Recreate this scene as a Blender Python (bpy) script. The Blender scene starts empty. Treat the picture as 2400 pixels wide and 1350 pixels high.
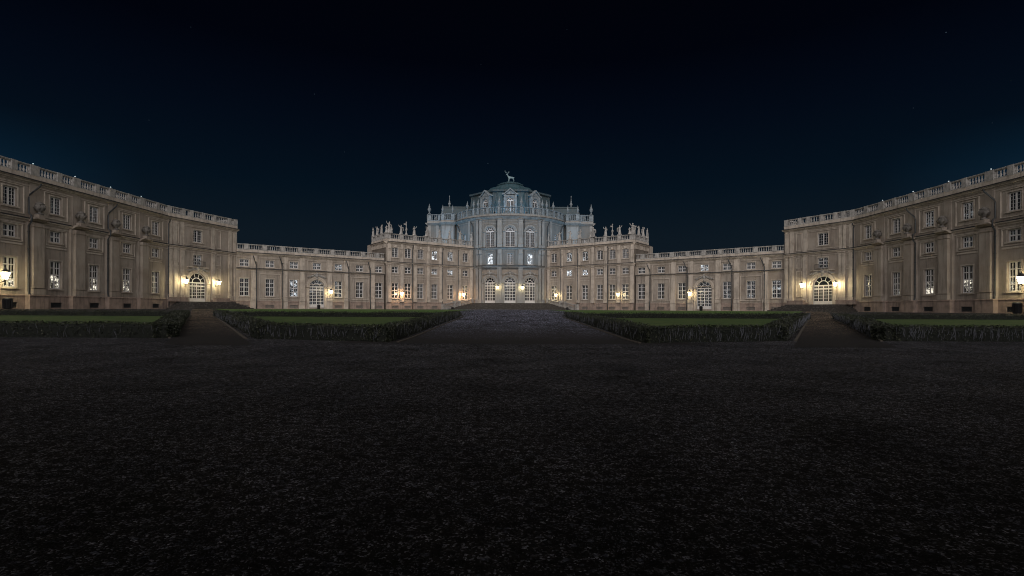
import bpy, math, random
from mathutils import Matrix, Vector, noise
random.seed(7)
R = math.radians
sc = bpy.context.scene
C = sc.collection

# ------------------------------------------------------------------ camera
EYE = 1.6
cam = bpy.data.objects.new('camera', bpy.data.cameras.new('camera'))
C.objects.link(cam)
cam.data.lens = 18.0
cam.data.sensor_width = 36.0
cam.data.shift_x = 0.0021
cam.data.shift_y = 0.0198
cam.data.clip_end = 5000
cam.matrix_world = Matrix.Translation((0, 0, EYE)) @ Matrix.Rotation(R(90), 4, 'X') @ Matrix.Rotation(R(0.25), 4, 'Z')
sc.camera = cam

# ------------------------------------------------------------------ night sky
w = bpy.data.worlds.new('World'); sc.world = w; w.use_nodes = True
nt = w.node_tree; nt.nodes.clear()
def N(nt, t, **kw):
    n = nt.nodes.new(t)
    for k, v in kw.items(): setattr(n, k, v)
    return n
wo = N(nt, 'ShaderNodeOutputWorld'); bg = N(nt, 'ShaderNodeBackground')
tc = N(nt, 'ShaderNodeTexCoord'); sep = N(nt, 'ShaderNodeSeparateXYZ')
nt.links.new(tc.outputs['Generated'], sep.inputs[0])
ramp = N(nt, 'ShaderNodeValToRGB'); cr = ramp.color_ramp
cr.elements[0].position = 0.0; cr.elements[0].color = (0.0065, 0.0105, 0.0165, 1)
cr.elements[1].position = 0.55; cr.elements[1].color = (0.0005, 0.0008, 0.0024, 1)
for p, c in ((0.13, (0.0042, 0.0090, 0.0150, 1)), (0.22, (0.0016, 0.0058, 0.0120, 1)), (0.32, (0.0010, 0.0032, 0.0080, 1)), (0.43, (0.0004, 0.0010, 0.0034, 1))):
    e = cr.elements.new(p); e.color = c
nt.links.new(sep.outputs['Z'], ramp.inputs[0])
# faint town glow low in the sky to either side
ax = N(nt, 'ShaderNodeMath', operation='ABSOLUTE'); nt.links.new(sep.outputs['X'], ax.inputs[0])
gx = N(nt, 'ShaderNodeMapRange'); gx.inputs[1].default_value = .57; gx.inputs[2].default_value = .72
nt.links.new(ax.outputs[0], gx.inputs[0])
gz = N(nt, 'ShaderNodeMapRange'); gz.inputs[1].default_value = .27; gz.inputs[2].default_value = .20
nt.links.new(sep.outputs['Z'], gz.inputs[0])
gm = N(nt, 'ShaderNodeMath', operation='MULTIPLY'); nt.links.new(gx.outputs[0], gm.inputs[0]); nt.links.new(gz.outputs[0], gm.inputs[1])
mg = N(nt, 'ShaderNodeMix', data_type='RGBA', blend_type='ADD')
nt.links.new(gm.outputs[0], mg.inputs['Factor']); nt.links.new(ramp.outputs[0], mg.inputs['A'])
mg.inputs['B'].default_value = (0.001, 0.007, 0.015, 1)
# stars
vo = N(nt, 'ShaderNodeTexVoronoi'); vo.inputs['Scale'].default_value = 28
nt.links.new(tc.outputs['Generated'], vo.inputs['Vector'])
lt = N(nt, 'ShaderNodeMath', operation='LESS_THAN'); lt.inputs[1].default_value = 0.018
nt.links.new(vo.outputs['Distance'], lt.inputs[0])
sepc = N(nt, 'ShaderNodeSeparateColor'); nt.links.new(vo.outputs['Color'], sepc.inputs[0])
pw = N(nt, 'ShaderNodeMath', operation='POWER'); pw.inputs[1].default_value = 3; nt.links.new(sepc.outputs[0], pw.inputs[0])
st = N(nt, 'ShaderNodeMath', operation='MULTIPLY'); nt.links.new(lt.outputs[0], st.inputs[0]); nt.links.new(pw.outputs[0], st.inputs[1])
ms = N(nt, 'ShaderNodeMix', data_type='RGBA', blend_type='ADD')
nt.links.new(st.outputs[0], ms.inputs['Factor']); nt.links.new(mg.outputs['Result'], ms.inputs['A'])
ms.inputs['B'].default_value = (0.10, 0.13, 0.17, 1)
nt.links.new(ms.outputs['Result'], bg.inputs['Color']); bg.inputs['Strength'].default_value = 1.0
nt.links.new(bg.outputs[0], wo.inputs[0])

# ------------------------------------------------------------------ broad soft light, added from behind the viewer to light the facades
sun = bpy.data.objects.new('moon', bpy.data.lights.new('moon', 'SUN')); C.objects.link(sun)
sun.data.energy = 4.2; sun.data.angle = R(120); sun.data.color = (1.0, 0.95, 0.935)
sun.rotation_euler = (R(90 - 1), 0, 0)
sc.view_settings.view_transform = 'Standard'; sc.view_settings.look = 'None'
sc.view_settings.exposure = 0.0; sc.view_settings.gamma = 1.0
sc.cycles.use_denoising = True
sc.cycles.filter_width = 1.05
sc.cycles.max_bounces = 5

# ------------------------------------------------------------------ materials
def mat(name, base, rough=.8, bump=None, var=None, metal=0, streak=None):
    """var=(scale, colour2, lo, hi); bump=(scale,strength,distance); streak = dark vertical weather streaks"""
    m = bpy.data.materials.new(name); m.use_nodes = True
    t = m.node_tree; b = t.nodes['Principled BSDF']
    b.inputs['Roughness'].default_value = rough; b.inputs['Metallic'].default_value = metal
    b.inputs['Base Color'].default_value = (*base, 1)
    co = N(t, 'ShaderNodeTexCoord'); last = None
    if var:
        n = N(t, 'ShaderNodeTexNoise'); n.inputs['Scale'].default_value = var[0]; n.inputs['Detail'].default_value = 7
        n.inputs['Roughness'].default_value = .65
        t.links.new(co.outputs['Object'], n.inputs['Vector'])
        mr = N(t, 'ShaderNodeMapRange'); mr.inputs[1].default_value = var[2]; mr.inputs[2].default_value = var[3]
        t.links.new(n.outputs[0], mr.inputs[0])
        mx = N(t, 'ShaderNodeMix', data_type='RGBA')
        mx.inputs['A'].default_value = (*base, 1); mx.inputs['B'].default_value = (*var[1], 1)
        t.links.new(mr.outputs[0], mx.inputs['Factor']); last = mx.outputs['Result']
    if streak:
        mp = N(t, 'ShaderNodeMapping'); mp.inputs['Scale'].default_value = (1.6, 1.6, .16)
        t.links.new(co.outputs['Object'], mp.inputs[0])
        n2 = N(t, 'ShaderNodeTexNoise'); n2.inputs['Scale'].default_value = 1.4; n2.inputs['Detail'].default_value = 8
        n2.inputs['Roughness'].default_value = .7
        t.links.new(mp.outputs[0], n2.inputs['Vector'])
        m2 = N(t, 'ShaderNodeMapRange'); m2.inputs[1].default_value = .50; m2.inputs[2].default_value = .70
        m2.inputs[4].default_value = streak[0]
        t.links.new(n2.outputs[0], m2.inputs[0])
        mx2 = N(t, 'ShaderNodeMix', data_type='RGBA', blend_type='MIX'); mx2.inputs['B'].default_value = (*streak[1], 1)
        t.links.new(m2.outputs[0], mx2.inputs['Factor'])
        if last: t.links.new(last, mx2.inputs['A'])
        else: mx2.inputs['A'].default_value = (*base, 1)
        last = mx2.outputs['Result']
    if last: t.links.new(last, b.inputs['Base Color'])
    if bump:
        nb = N(t, 'ShaderNodeTexNoise'); nb.inputs['Scale'].default_value = bump[0]; nb.inputs['Detail'].default_value = 6
        t.links.new(co.outputs['Object'], nb.inputs['Vector'])
        bp = N(t, 'ShaderNodeBump'); bp.inputs['Strength'].default_value = bump[1]; bp.inputs['Distance'].default_value = bump[2]
        t.links.new(nb.outputs[0], bp.inputs['Height']); t.links.new(bp.outputs[0], b.inputs['Normal'])
    return m

plaster = mat('plaster', (.375, .325, .275), .9, (3, .25, .03), (.35, (.27, .222, .182), .40, .66), streak=(.8, (.13, .11, .095)))
plaster_trim = mat('plaster_trim', (.53, .46, .39), .85, (5, .25, .02), (.8, (.33, .28, .23), .45, .7), streak=(.7, (.12, .105, .09)))
plinth_m = mat('plinth_stone', (.38, .29, .24), .85, (4, .4, .03), (1.2, (.22, .17, .14), .4, .7), streak=(.8, (.09, .075, .065)))
edge_line_m = mat('dark_edge_line', (.022, .022, .024), .7, None, (3, (.06, .055, .05), .5, .8))  # dark strips added to draw dark outlines along cornices and string courses
stone_dark = mat('weathered_stone', (.17, .155, .14), .85, (6, .4, .03), (2.0, (.06, .055, .05), .42, .68))
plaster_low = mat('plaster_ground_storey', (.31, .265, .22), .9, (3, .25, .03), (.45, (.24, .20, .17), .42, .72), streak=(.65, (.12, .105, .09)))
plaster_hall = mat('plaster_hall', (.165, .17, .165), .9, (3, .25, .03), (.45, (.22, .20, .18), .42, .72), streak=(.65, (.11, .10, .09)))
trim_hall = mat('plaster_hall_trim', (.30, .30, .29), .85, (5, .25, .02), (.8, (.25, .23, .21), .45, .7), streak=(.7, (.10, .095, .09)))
stone = mat('carved_stone', (.42, .40, .375), .85, (6, .4, .03), (2.0, (.22, .21, .2), .42, .68), streak=(.7, (.12, .115, .11)))
frame_m = mat('window_paint', (.66, .64, .63), .5, None, (4, (.46, .44, .42), .45, .85))
pipe_m = mat('pipe_metal', (.035, .04, .045), .5, None, (3, (.09, .08, .07), .5, .8))
stone_cool = mat('stone_cool', (.27, .305, .325), .85, (6, .4, .03), (2.0, (.12, .14, .15), .42, .68), streak=(.7, (.06, .07, .075)))
copper = mat('roof_copper', (.025, .070, .088), .6, (2.5, .3, .05), (1.0, (.06, .10, .115), .4, .7), streak=(.8, (.03, .05, .06)))
slate = mat('roof_slate', (.04, .075, .09), .6, (7, .5, .05), (2.0, (.07, .08, .085), .4, .7))
iron = mat('iron', (.02, .02, .022), .45)
dark_m = mat('basement_dark', (.006, .006, .007), .9)
step_shade = mat('step_riser_shade', (.05, .045, .04), .9, (5, .5, .03), (3.0, (.11, .10, .09), .5, .62))  # shaded copy of the step stone, paints the risers darker
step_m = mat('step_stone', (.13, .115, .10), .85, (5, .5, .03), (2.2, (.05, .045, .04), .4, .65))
leaf_m = mat('hedge_leaf', (.014, .019, .009), .6, None, (2.6, (.075, .078, .045), .48, .70))
twig_m = mat('hedge_twig', (.13, .135, .16), .7)
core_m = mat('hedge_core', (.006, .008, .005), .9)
kerb_m = mat('kerb_stone', (.09, .075, .06), .85, (9, .5, .02), (4, (.07, .06, .05), .4, .7))
pebble_m = mat('pebble', (.085, .09, .11), .75, None, (2.2, (.018, .018, .022), .40, .60))

def emis(name, col, s):
    m = bpy.data.materials.new(name); m.use_nodes = True
    b = m.node_tree.nodes['Principled BSDF']; b.inputs['Base Color'].default_value = (.8, .8, .75, 1)
    b.inputs['Emission Color'].default_value = (*col, 1); b.inputs['Emission Strength'].default_value = s
    return m
lamp_warm = emis('lamp_glass', (1.0, .82, .44), 42)
lamp_orange = emis('lamp_glass_orange', (1.0, .62, .32), 85)
lamp_big = emis('lamp_glass_bright', (1.0, .84, .47), 85)
flood_blue = emis('flood_lens', (.45, .75, 1.0), 2)
dot_m = emis('small_lamp', (.55, .85, 1.0), .4); dot_m.cycles.emission_sampling = 'NONE'; flood_blue.cycles.emission_sampling = 'NONE'

def pane_mat(name, cover=0.0, bright=1.0, low=None, tint=(.85, .93, 1.0), base_glow=.0):  # glints on the glass are painted in as glowing specks
    m = bpy.data.materials.new(name); m.use_nodes = True
    t = m.node_tree; b = t.nodes['Principled BSDF']
    b.inputs['Base Color'].default_value = (.012, .015, .019, 1); b.inputs['Roughness'].default_value = .12
    co = N(t, 'ShaderNodeTexCoord'); oi = N(t, 'ShaderNodeObjectInfo')
    mu = N(t, 'ShaderNodeMath', operation='MULTIPLY'); mu.inputs[1].default_value = 60; t.links.new(oi.outputs['Random'], mu.inputs[0])
    ad = N(t, 'ShaderNodeVectorMath', operation='ADD'); t.links.new(co.outputs['Object'], ad.inputs[0]); t.links.new(mu.outputs[0], ad.inputs[1])
    nz = N(t, 'ShaderNodeTexNoise'); nz.inputs['Scale'].default_value = 2.2; nz.inputs['Detail'].default_value = 3
    t.links.new(ad.outputs[0], nz.inputs['Vector'])
    bp = N(t, 'ShaderNodeBump'); bp.inputs['Strength'].default_value = .5; bp.inputs['Distance'].default_value = .05
    t.links.new(nz.outputs[0], bp.inputs['Height']); t.links.new(bp.outputs[0], b.inputs['Normal'])
    if cover > 0:
        v = N(t, 'ShaderNodeTexVoronoi'); v.inputs['Scale'].default_value = 5.2
        dn = N(t, 'ShaderNodeTexNoise'); dn.inputs['Scale'].default_value = 3.0
        t.links.new(ad.outputs[0], dn.inputs['Vector'])
        dv = N(t, 'ShaderNodeVectorMath', operation='ADD'); t.links.new(ad.outputs[0], dv.inputs[0]); t.links.new(dn.outputs['Color'], dv.inputs[1])
        t.links.new(dv.outputs[0], v.inputs['Vector'])
        g = N(t, 'ShaderNodeTexNoise'); g.inputs['Scale'].default_value = 1.3; t.links.new(ad.outputs[0], g.inputs['Vector'])
        th = N(t, 'ShaderNodeMapRange'); th.inputs[1].default_value = .35; th.inputs[2].default_value = .65
        th.inputs[3].default_value = cover * .35; th.inputs[4].default_value = cover * 1.25
        t.links.new(g.outputs[0], th.inputs[0])
        sb = N(t, 'ShaderNodeMath', operation='SUBTRACT'); t.links.new(th.outputs[0], sb.inputs[0]); t.links.new(v.outputs['Distance'], sb.inputs[1])
        mr = N(t, 'ShaderNodeMapRange'); mr.inputs[1].default_value = 0; mr.inputs[2].default_value = .12; mr.inputs[3].default_value = base_glow
        mr.inputs[4].default_value = bright
        t.links.new(sb.outputs[0], mr.inputs[0]); out = mr.outputs[0]
        if low:
            sp = N(t, 'ShaderNodeSeparateXYZ'); t.links.new(co.outputs['Object'], sp.inputs[0])
            l = N(t, 'ShaderNodeMapRange'); l.inputs[1].default_value = low + .15; l.inputs[2].default_value = low - .1
            t.links.new(sp.outputs['Z'], l.inputs[0])
            mm = N(t, 'ShaderNodeMath', operation='MULTIPLY'); t.links.new(out, mm.inputs[0]); t.links.new(l.outputs[0], mm.inputs[1]); out = mm.outputs[0]
        b.inputs['Emission Color'].default_value = (*tint, 1)
        t.links.new(out, b.inputs['Emission Strength'])
        m.cycles.emission_sampling = 'NONE'
    return m
P_DARK = pane_mat('pane_dark', .16, .06)
P_FEW = pane_mat('pane_few_glints', .30, .6)
P_MID = pane_mat('pane_some_glints', .44, 1.3)
P_BRIGHT = pane_mat('pane_bright', .66, 1.7)
P_LOW = pane_mat('pane_low_glints', .52, 1.3, low=1.45, tint=(1, .93, .76))
P_LOWF = pane_mat('pane_low_few', .32, .8, low=1.6, tint=(.9, .95, .9))
P_GREY = pane_mat('pane_grey', .34, .09, tint=(.7, .82, .9))

# ------------------------------------------------------------------ mesh helpers
class MB:
    def __init__(s): s.v = []; s.f = []; s.sm = []
    def add(s, vs, fs, smooth=False):
        o = len(s.v); s.v += [tuple(p) for p in vs]; s.f += [tuple(i + o for i in q) for q in fs]; s.sm += [smooth] * len(fs); return s
    def box(s, x0, x1, y0, y1, z0, z1):
        vs = [(x, y, z) for z in (z0, z1) for y in (y0, y1) for x in (x0, x1)]
        s.add(vs, [(0, 2, 3, 1), (4, 5, 7, 6), (0, 1, 5, 4), (2, 6, 7, 3), (0, 4, 6, 2), (1, 3, 7, 5)]); return s
    def lathe(s, prof, n=8, cx=0, cy=0, cz=0, a0=0, smooth=True, sx=1, sy=1):
        vs = []; fs = []
        for r, z in prof:
            for i in range(n):
                a = a0 + 2 * math.pi * i / n; vs.append((cx + sx * r * math.cos(a), cy + sy * r * math.sin(a), cz + z))
        for k in range(len(prof) - 1):
            for i in range(n):
                j = (i + 1) % n; fs.append((k * n + i, k * n + j, (k + 1) * n + j, (k + 1) * n + i))
        fs.append(tuple(range((len(prof) - 1) * n, len(prof) * n))); fs.append(tuple(reversed(range(n))))
        return s.add(vs, fs, smooth)
    def tube(s, pts, rad, n=6, smooth=True):
        pts = [Vector(p) for p in pts]; rs = rad if isinstance(rad, (list, tuple)) else [rad] * len(pts)
        vs = []; fs = []; up = Vector((0.13, 0.31, .94)).normalized()
        for k, p in enumerate(pts):
            d = (pts[min(k + 1, len(pts) - 1)] - pts[max(k - 1, 0)]).normalized()
            a = d.cross(up)
            if a.length < .05: a = d.cross(Vector((1, 0, 0)))
            a.normalize(); b = d.cross(a)
            for i in range(n):
                t = 2 * math.pi * i / n; vs.append(p + (a * math.cos(t) + b * math.sin(t)) * rs[k])
        for k in range(len(pts) - 1):
            for i in range(n):
                j = (i + 1) % n; fs.append((k * n + i, k * n + j, (k + 1) * n + j, (k + 1) * n + i))
        fs.append(tuple(range((len(pts) - 1) * n, len(pts) * n))); fs.append(tuple(reversed(range(n))))
        return s.add(vs, fs, smooth)
    def ball(s, c, r, n=8, sz=1, sx=1, sy=1):
        pr = [(max(.02 * r, r * math.sin(math.pi * k / 6)), -r * sz * math.cos(math.pi * k / 6)) for k in range(7)]
        return s.lathe(pr, n, *c, sx=sx, sy=sy)
    def mesh(s, name, m):
        me = bpy.data.meshes.new(name); me.from_pydata(s.v, [], s.f); me.polygons.foreach_set('use_smooth', s.sm)
        for q in (m if isinstance(m, (list, tuple)) else [m]): me.materials.append(q)
        me.update(); return me
    def build(s, name, m, parent=None, loc=(0, 0, 0), world=False):
        """world=True: vertices are in world space, parent is an Empty at its own place"""
        if world and parent is not None:
            l = parent_origin(parent); s.v = [(a - l[0], b - l[1], c - l[2]) for a, b, c in s.v]
        o = bpy.data.objects.new(name, s.mesh(name, m)); C.objects.link(o); o.location = loc
        if parent is not None: o.parent = parent
        return o
def parent_origin(p):
    l = Vector(p.location)
    while p.parent: p = p.parent; l += Vector(p.location)
    return l
def thing(name, label, cat, loc, group=None, rz=0):
    o = bpy.data.objects.new(name, None); C.objects.link(o); o.location = loc; o.rotation_euler = (0, 0, rz)
    o.empty_display_size = .2
    o['label'] = label; o['category'] = cat
    if group: o['group'] = group
    return o
def tag(o, label, cat, group=None, kind=None):
    if label: o['label'] = label
    if cat: o['category'] = cat
    if group: o['group'] = group
    if kind: o['kind'] = kind
    return o
def copy_tree(o, parent=None, loc=None, rz=None, label=None, group=None, scale=None):
    c = o.copy(); C.objects.link(c)
    if parent is not None: c.parent = parent
    if loc is not None: c.location = loc
    if rz is not None: c.rotation_euler = (0, 0, rz)
    if scale is not None: c.scale = (scale,) * 3
    if label: c['label'] = label
    if group: c['group'] = group
    for ch in KIDS.get(o.name, []): copy_tree(ch, c)
    return c
KIDS = {}
def kid(parent, o): KIDS.setdefault(parent.name, []).append(o); return o

# ------------------------------------------------------------------ facades
BASE = 1.3
class Straight:
    seg = 1e9
    def __init__(s, p0, p1):
        s.p0 = Vector(p0); d = Vector(p1) - s.p0; s.L = d.length; s.d = d / s.L; s.n = Vector((s.d.y, -s.d.x))
    def P(s, u, d, v): q = s.p0 + s.d * u + s.n * d; return (q.x, q.y, BASE + v)
    def ang(s, u): return math.atan2(s.d.y, s.d.x)
    def px(s, px, d=0):
        r = (px - 1195) / 1200; p = s.p0 + s.n * d
        return (r * p.y - p.x) / (s.d.x - r * s.d.y)
class Round:
    seg = .45
    def __init__(s, c, rad): s.c = Vector(c); s.r = rad
    def P(s, u, d, v):
        a = u / s.r; rr = s.r + d; return (s.c.x + rr * math.sin(a), s.c.y - rr * math.cos(a), BASE + v)
    def ang(s, u): return u / s.r
def us(f, a, b):
    n = max(1, int(math.ceil((b - a) / f.seg))); return [a + (b - a) * i / n for i in range(n + 1)]
def extr(mb, f, u0, u1, prof):
    """closed (d,v) profile swept along u"""
    U = us(f, u0, u1); n = len(prof); vs = [f.P(u, d, v) for u in U for d, v in prof]; fs = []
    for k in range(len(U) - 1):
        for i in range(n):
            j = (i + 1) % n; fs.append((k * n + i, (k + 1) * n + i, (k + 1) * n + j, k * n + j))
    fs.append(tuple(range(n))); fs.append(tuple(reversed(range((len(U) - 1) * n, len(U) * n))))
    mb.add(vs, fs)
def fbox(mb, f, u0, u1, v0, v1, d0, d1): extr(mb, f, u0, u1, [(d0, v0), (d0, v1), (d1, v1), (d1, v0)])
def wall(mb, f, u0, u1, v0, v1, ops, depth=.34):
    ucut = {u0, u1}; vcut = {v0, v1}; holes = []
    for (a, b, c, d, arch) in ops:
        r = (b - a) / 2 if arch else 0
        a = max(a, u0 + .01); b = min(b, u1 - .01)
        ucut |= {a, b}; vcut |= {c, d + r}; holes.append((a, b, c, d + r))
        n = 12
        if arch:
            m = (a + b) / 2; rr = (b - a) / 2
            pts = [(m - rr * math.cos(math.pi * k / n), d + rr * math.sin(math.pi * k / n)) for k in range(n + 1)]
            for k in range(n):
                (x0, y0), (x1, y1) = pts[k], pts[k + 1]
                mb.add([f.P(x0, 0, y0), f.P(x1, 0, y1), f.P(x1, 0, d + rr), f.P(x0, 0, d + rr)], [(0, 1, 2, 3)])
                mb.add([f.P(x0, 0, y0), f.P(x0, -depth, y0), f.P(x1, -depth, y1), f.P(x1, 0, y1)], [(0, 1, 2, 3)])
        else:
            mb.add([f.P(a, 0, d), f.P(a, -depth, d), f.P(b, -depth, d), f.P(b, 0, d)], [(0, 1, 2, 3)])
        mb.add([f.P(a, 0, c), f.P(b, 0, c), f.P(b, -depth, c), f.P(a, -depth, c)], [(0, 1, 2, 3)])
        mb.add([f.P(a, 0, c), f.P(a, -depth, c), f.P(a, -depth, d), f.P(a, 0, d)], [(0, 1, 2, 3)])
        mb.add([f.P(b, 0, c), f.P(b, 0, d), f.P(b, -depth, d), f.P(b, -depth, c)], [(0, 1, 2, 3)])
    U = sorted(ucut); V = sorted(vcut); UU = []
    for i in range(len(U) - 1): UU += us(f, U[i], U[i + 1])[:-1]
    UU.append(U[-1])
    for i in range(len(UU) - 1):
        for j in range(len(V) - 1):
            cu = (UU[i] + UU[i + 1]) / 2; cv = (V[j] + V[j + 1]) / 2
            if any(a < cu < b and c < cv < d for a, b, c, d in holes): continue
            mb.add([f.P(UU[i], 0, V[j]), f.P(UU[i + 1], 0, V[j]), f.P(UU[i + 1], 0, V[j + 1]), f.P(UU[i], 0, V[j + 1])], [(0, 1, 2, 3)])
def cornice(mb, f, u0, u1, v, h=.5, out=.45):
    extr(mb, f, u0, u1, [(-.05, v), (-.05, v + h), (out, v + h), (out, v + h * .72), (out * .72, v + h * .6), (out * .6, v + h * .34), (out * .25, v + h * .2), (out * .18, v)])
def string(mb, f, u0, u1, v, h=.28, out=.2):
    extr(mb, f, u0, u1, [(-.05, v), (-.05, v + h), (out, v + h * .85), (out, v + h * .55), (out * .45, v + h * .3), (out * .3, v)])
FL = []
def edge_line(f, u0, u1, v, out):
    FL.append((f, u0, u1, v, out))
def flush_edge_lines(parent):
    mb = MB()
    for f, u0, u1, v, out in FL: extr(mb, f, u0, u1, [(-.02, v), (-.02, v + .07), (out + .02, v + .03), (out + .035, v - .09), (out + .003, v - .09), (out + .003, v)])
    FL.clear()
    if mb.v: mb.build('edge_strip', edge_line_m, parent, world=True)
def pilaster(mb, f, u, wd, v0, v1, d=.12, cap=True):
    d *= 1.8
    fbox(mb, f, u - wd / 2, u + wd / 2, v0, v1, -.05, d)
    fbox(mb, f, u - wd / 2 - .07, u + wd / 2 + .07, v0, v0 + .62, -.05, d + .07)
    string(mb, f, u - wd / 2 - .1, u + wd / 2 + .1, v0 + .55, .16, d + .12)
    if cap:
        string(mb, f, u - wd / 2 - .08, u + wd / 2 + .08, v1 - .3, .28, d + .13)
        fbox(mb, f, u - wd / 2 - .03, u + wd / 2 + .03, v1 - .62, v1 - .54, -.05, d + .04)
def rframe(mb, f, u0, u1, v0, v1, w=.12, d=.05):
    d = max(d, .11)
    fbox(mb, f, u0, u1, v1 - w, v1, -.03, d); fbox(mb, f, u0, u1, v0, v0 + w, -.03, d)
    fbox(mb, f, u0, u0 + w, v0 + w, v1 - w, -.03, d - .003); fbox(mb, f, u1 - w, u1, v0 + w, v1 - w, -.03, d - .003)
def archivolt(mb, f, u, r, w, spring, d=.16, n=16, jamb=None):
    for k in range(n):
        a, b = math.pi * k / n, math.pi * (k + 1) / n
        for (w0, w1, dd) in ((0, w * .55, d * .6), (w * .55, w, d)):
            q = [(u - (r + x) * math.cos(t), spring + (r + x) * math.sin(t)) for t, x in ((a, w0), (b, w0), (b, w1), (a, w1))]
            vs = [f.P(x, -.03, y) for x, y in q] + [f.P(x, dd, y) for x, y in q]
            mb.add(vs, [(4, 5, 6, 7), (0, 4, 7, 3), (1, 2, 6, 5), (0, 1, 5, 4), (3, 7, 6, 2)])
    if jamb is not None:
        for s in (-1, 1):
            a, b = sorted((u + s * r, u + s * (r + w)))
            fbox(mb, f, a, b, jamb, spring - .16, -.03, d * .8)
            a, b = sorted((u + s * (r - .03), u + s * (r + w + .12)))
            string(mb, f, a, b, spring - .2, .24, d + .1)
def swirl(mb, f, u, v, r, s, d=.18, t=.05, turns=1.6):
    pts = []; n = 12; rad = []
    for k in range(n + 1):
        q = k / n; a = q * turns * 2 * math.pi; rr = r * (1 - .8 * q)
        pts.append(f.P(u + s * (r - rr * math.cos(a)), d, v + rr * math.sin(a))); rad.append(t * (1 - .5 * q))
    mb.tube(pts, rad, 5)
def ornament(f, u, v, sc_, parent, name='carved_ornament'):
    mb = MB()
    for s in (-1, 1):
        swirl(mb, f, u + s * .12 * sc_, v + .1 * sc_, .28 * sc_, s, t=.09 * sc_)
        swirl(mb, f, u + s * .62 * sc_, v - .02 * sc_, .22 * sc_, s, t=.08 * sc_)
        swirl(mb, f, u + s * 1.08 * sc_, v - .15 * sc_, .17 * sc_, s, t=.07 * sc_)
        for k in range(7):
            x = u + s * (.3 + .2 * k) * sc_
            mb.tube([f.P(x, .12, v - .05 * k * sc_), f.P(x + s * .12 * sc_, .2, v + (.22 - .06 * k) * sc_), f.P(x + s * .26 * sc_, .1, v + (.2 - .07 * k) * sc_)], [.07 * sc_, .06 * sc_, .015], 5)
    p = f.P(u, .12, v + .1 * sc_); mb.ball(p, .3 * sc_, 8, 1.25)
    mb.tube([f.P(u, .15, v + .35 * sc_), f.P(u, .3, v + .6 * sc_), f.P(u, .12, v + .8 * sc_)], [.2 * sc_, .14 * sc_, .03], 6)
    mb.tube([f.P(u, .15, v - .3 * sc_), f.P(u, .22, v - .62 * sc_)], [.16 * sc_, .05], 6)
    return mb.build(name, stone, parent, world=True)
BAL = [(.055, 0), (.075, .04), (.05, .1), (.10, .3), (.095, .38), (.045, .62), (.07, .72), (.05, .78), (.08, 1.0)]
def balustrade(f, u0, u1, v0, h, piers, parent, pw=.55, step=.34, m=stone, d=.05, name='balustrade', thick=.3):
    mb = MB(); d0 = d - thick
    fbox(mb, f, u0, u1, v0, v0 + .14, d0 - .03, d + .03)
    extr(mb, f, u0, u1, [(d0 - .06, v0 + h - .16), (d0 - .06, v0 + h), (d + .06, v0 + h), (d + .06, v0 + h - .07), (d + .01, v0 + h - .16)])
    P = sorted(p if isinstance(p, tuple) else (p, pw) for p in piers)
    for p, wd in P:
        fbox(mb, f, max(u0, p - wd / 2), min(u1, p + wd / 2), v0 + .003, v0 + h + .02, d0 - .09, d + .09)
    edges = [u0] + [x for p, wd in P for x in (p - wd / 2, p + wd / 2)] + [u1]
    b0, b1 = v0 + .14, v0 + h - .16
    for k in range(0, len(edges), 2):
        a, b = edges[k], edges[k + 1]
        n = int((b - a) / step)
        if n < 1: continue
        for i in range(n):
            u = a + (b - a) * (i + .5) / n; q = f.P(u, d - thick / 2, b0)
            mb.lathe([(r * 1.15, z * (b1 - b0)) for r, z in BAL], 6, *q)
    return mb.build(name, m, parent, world=True)

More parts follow.
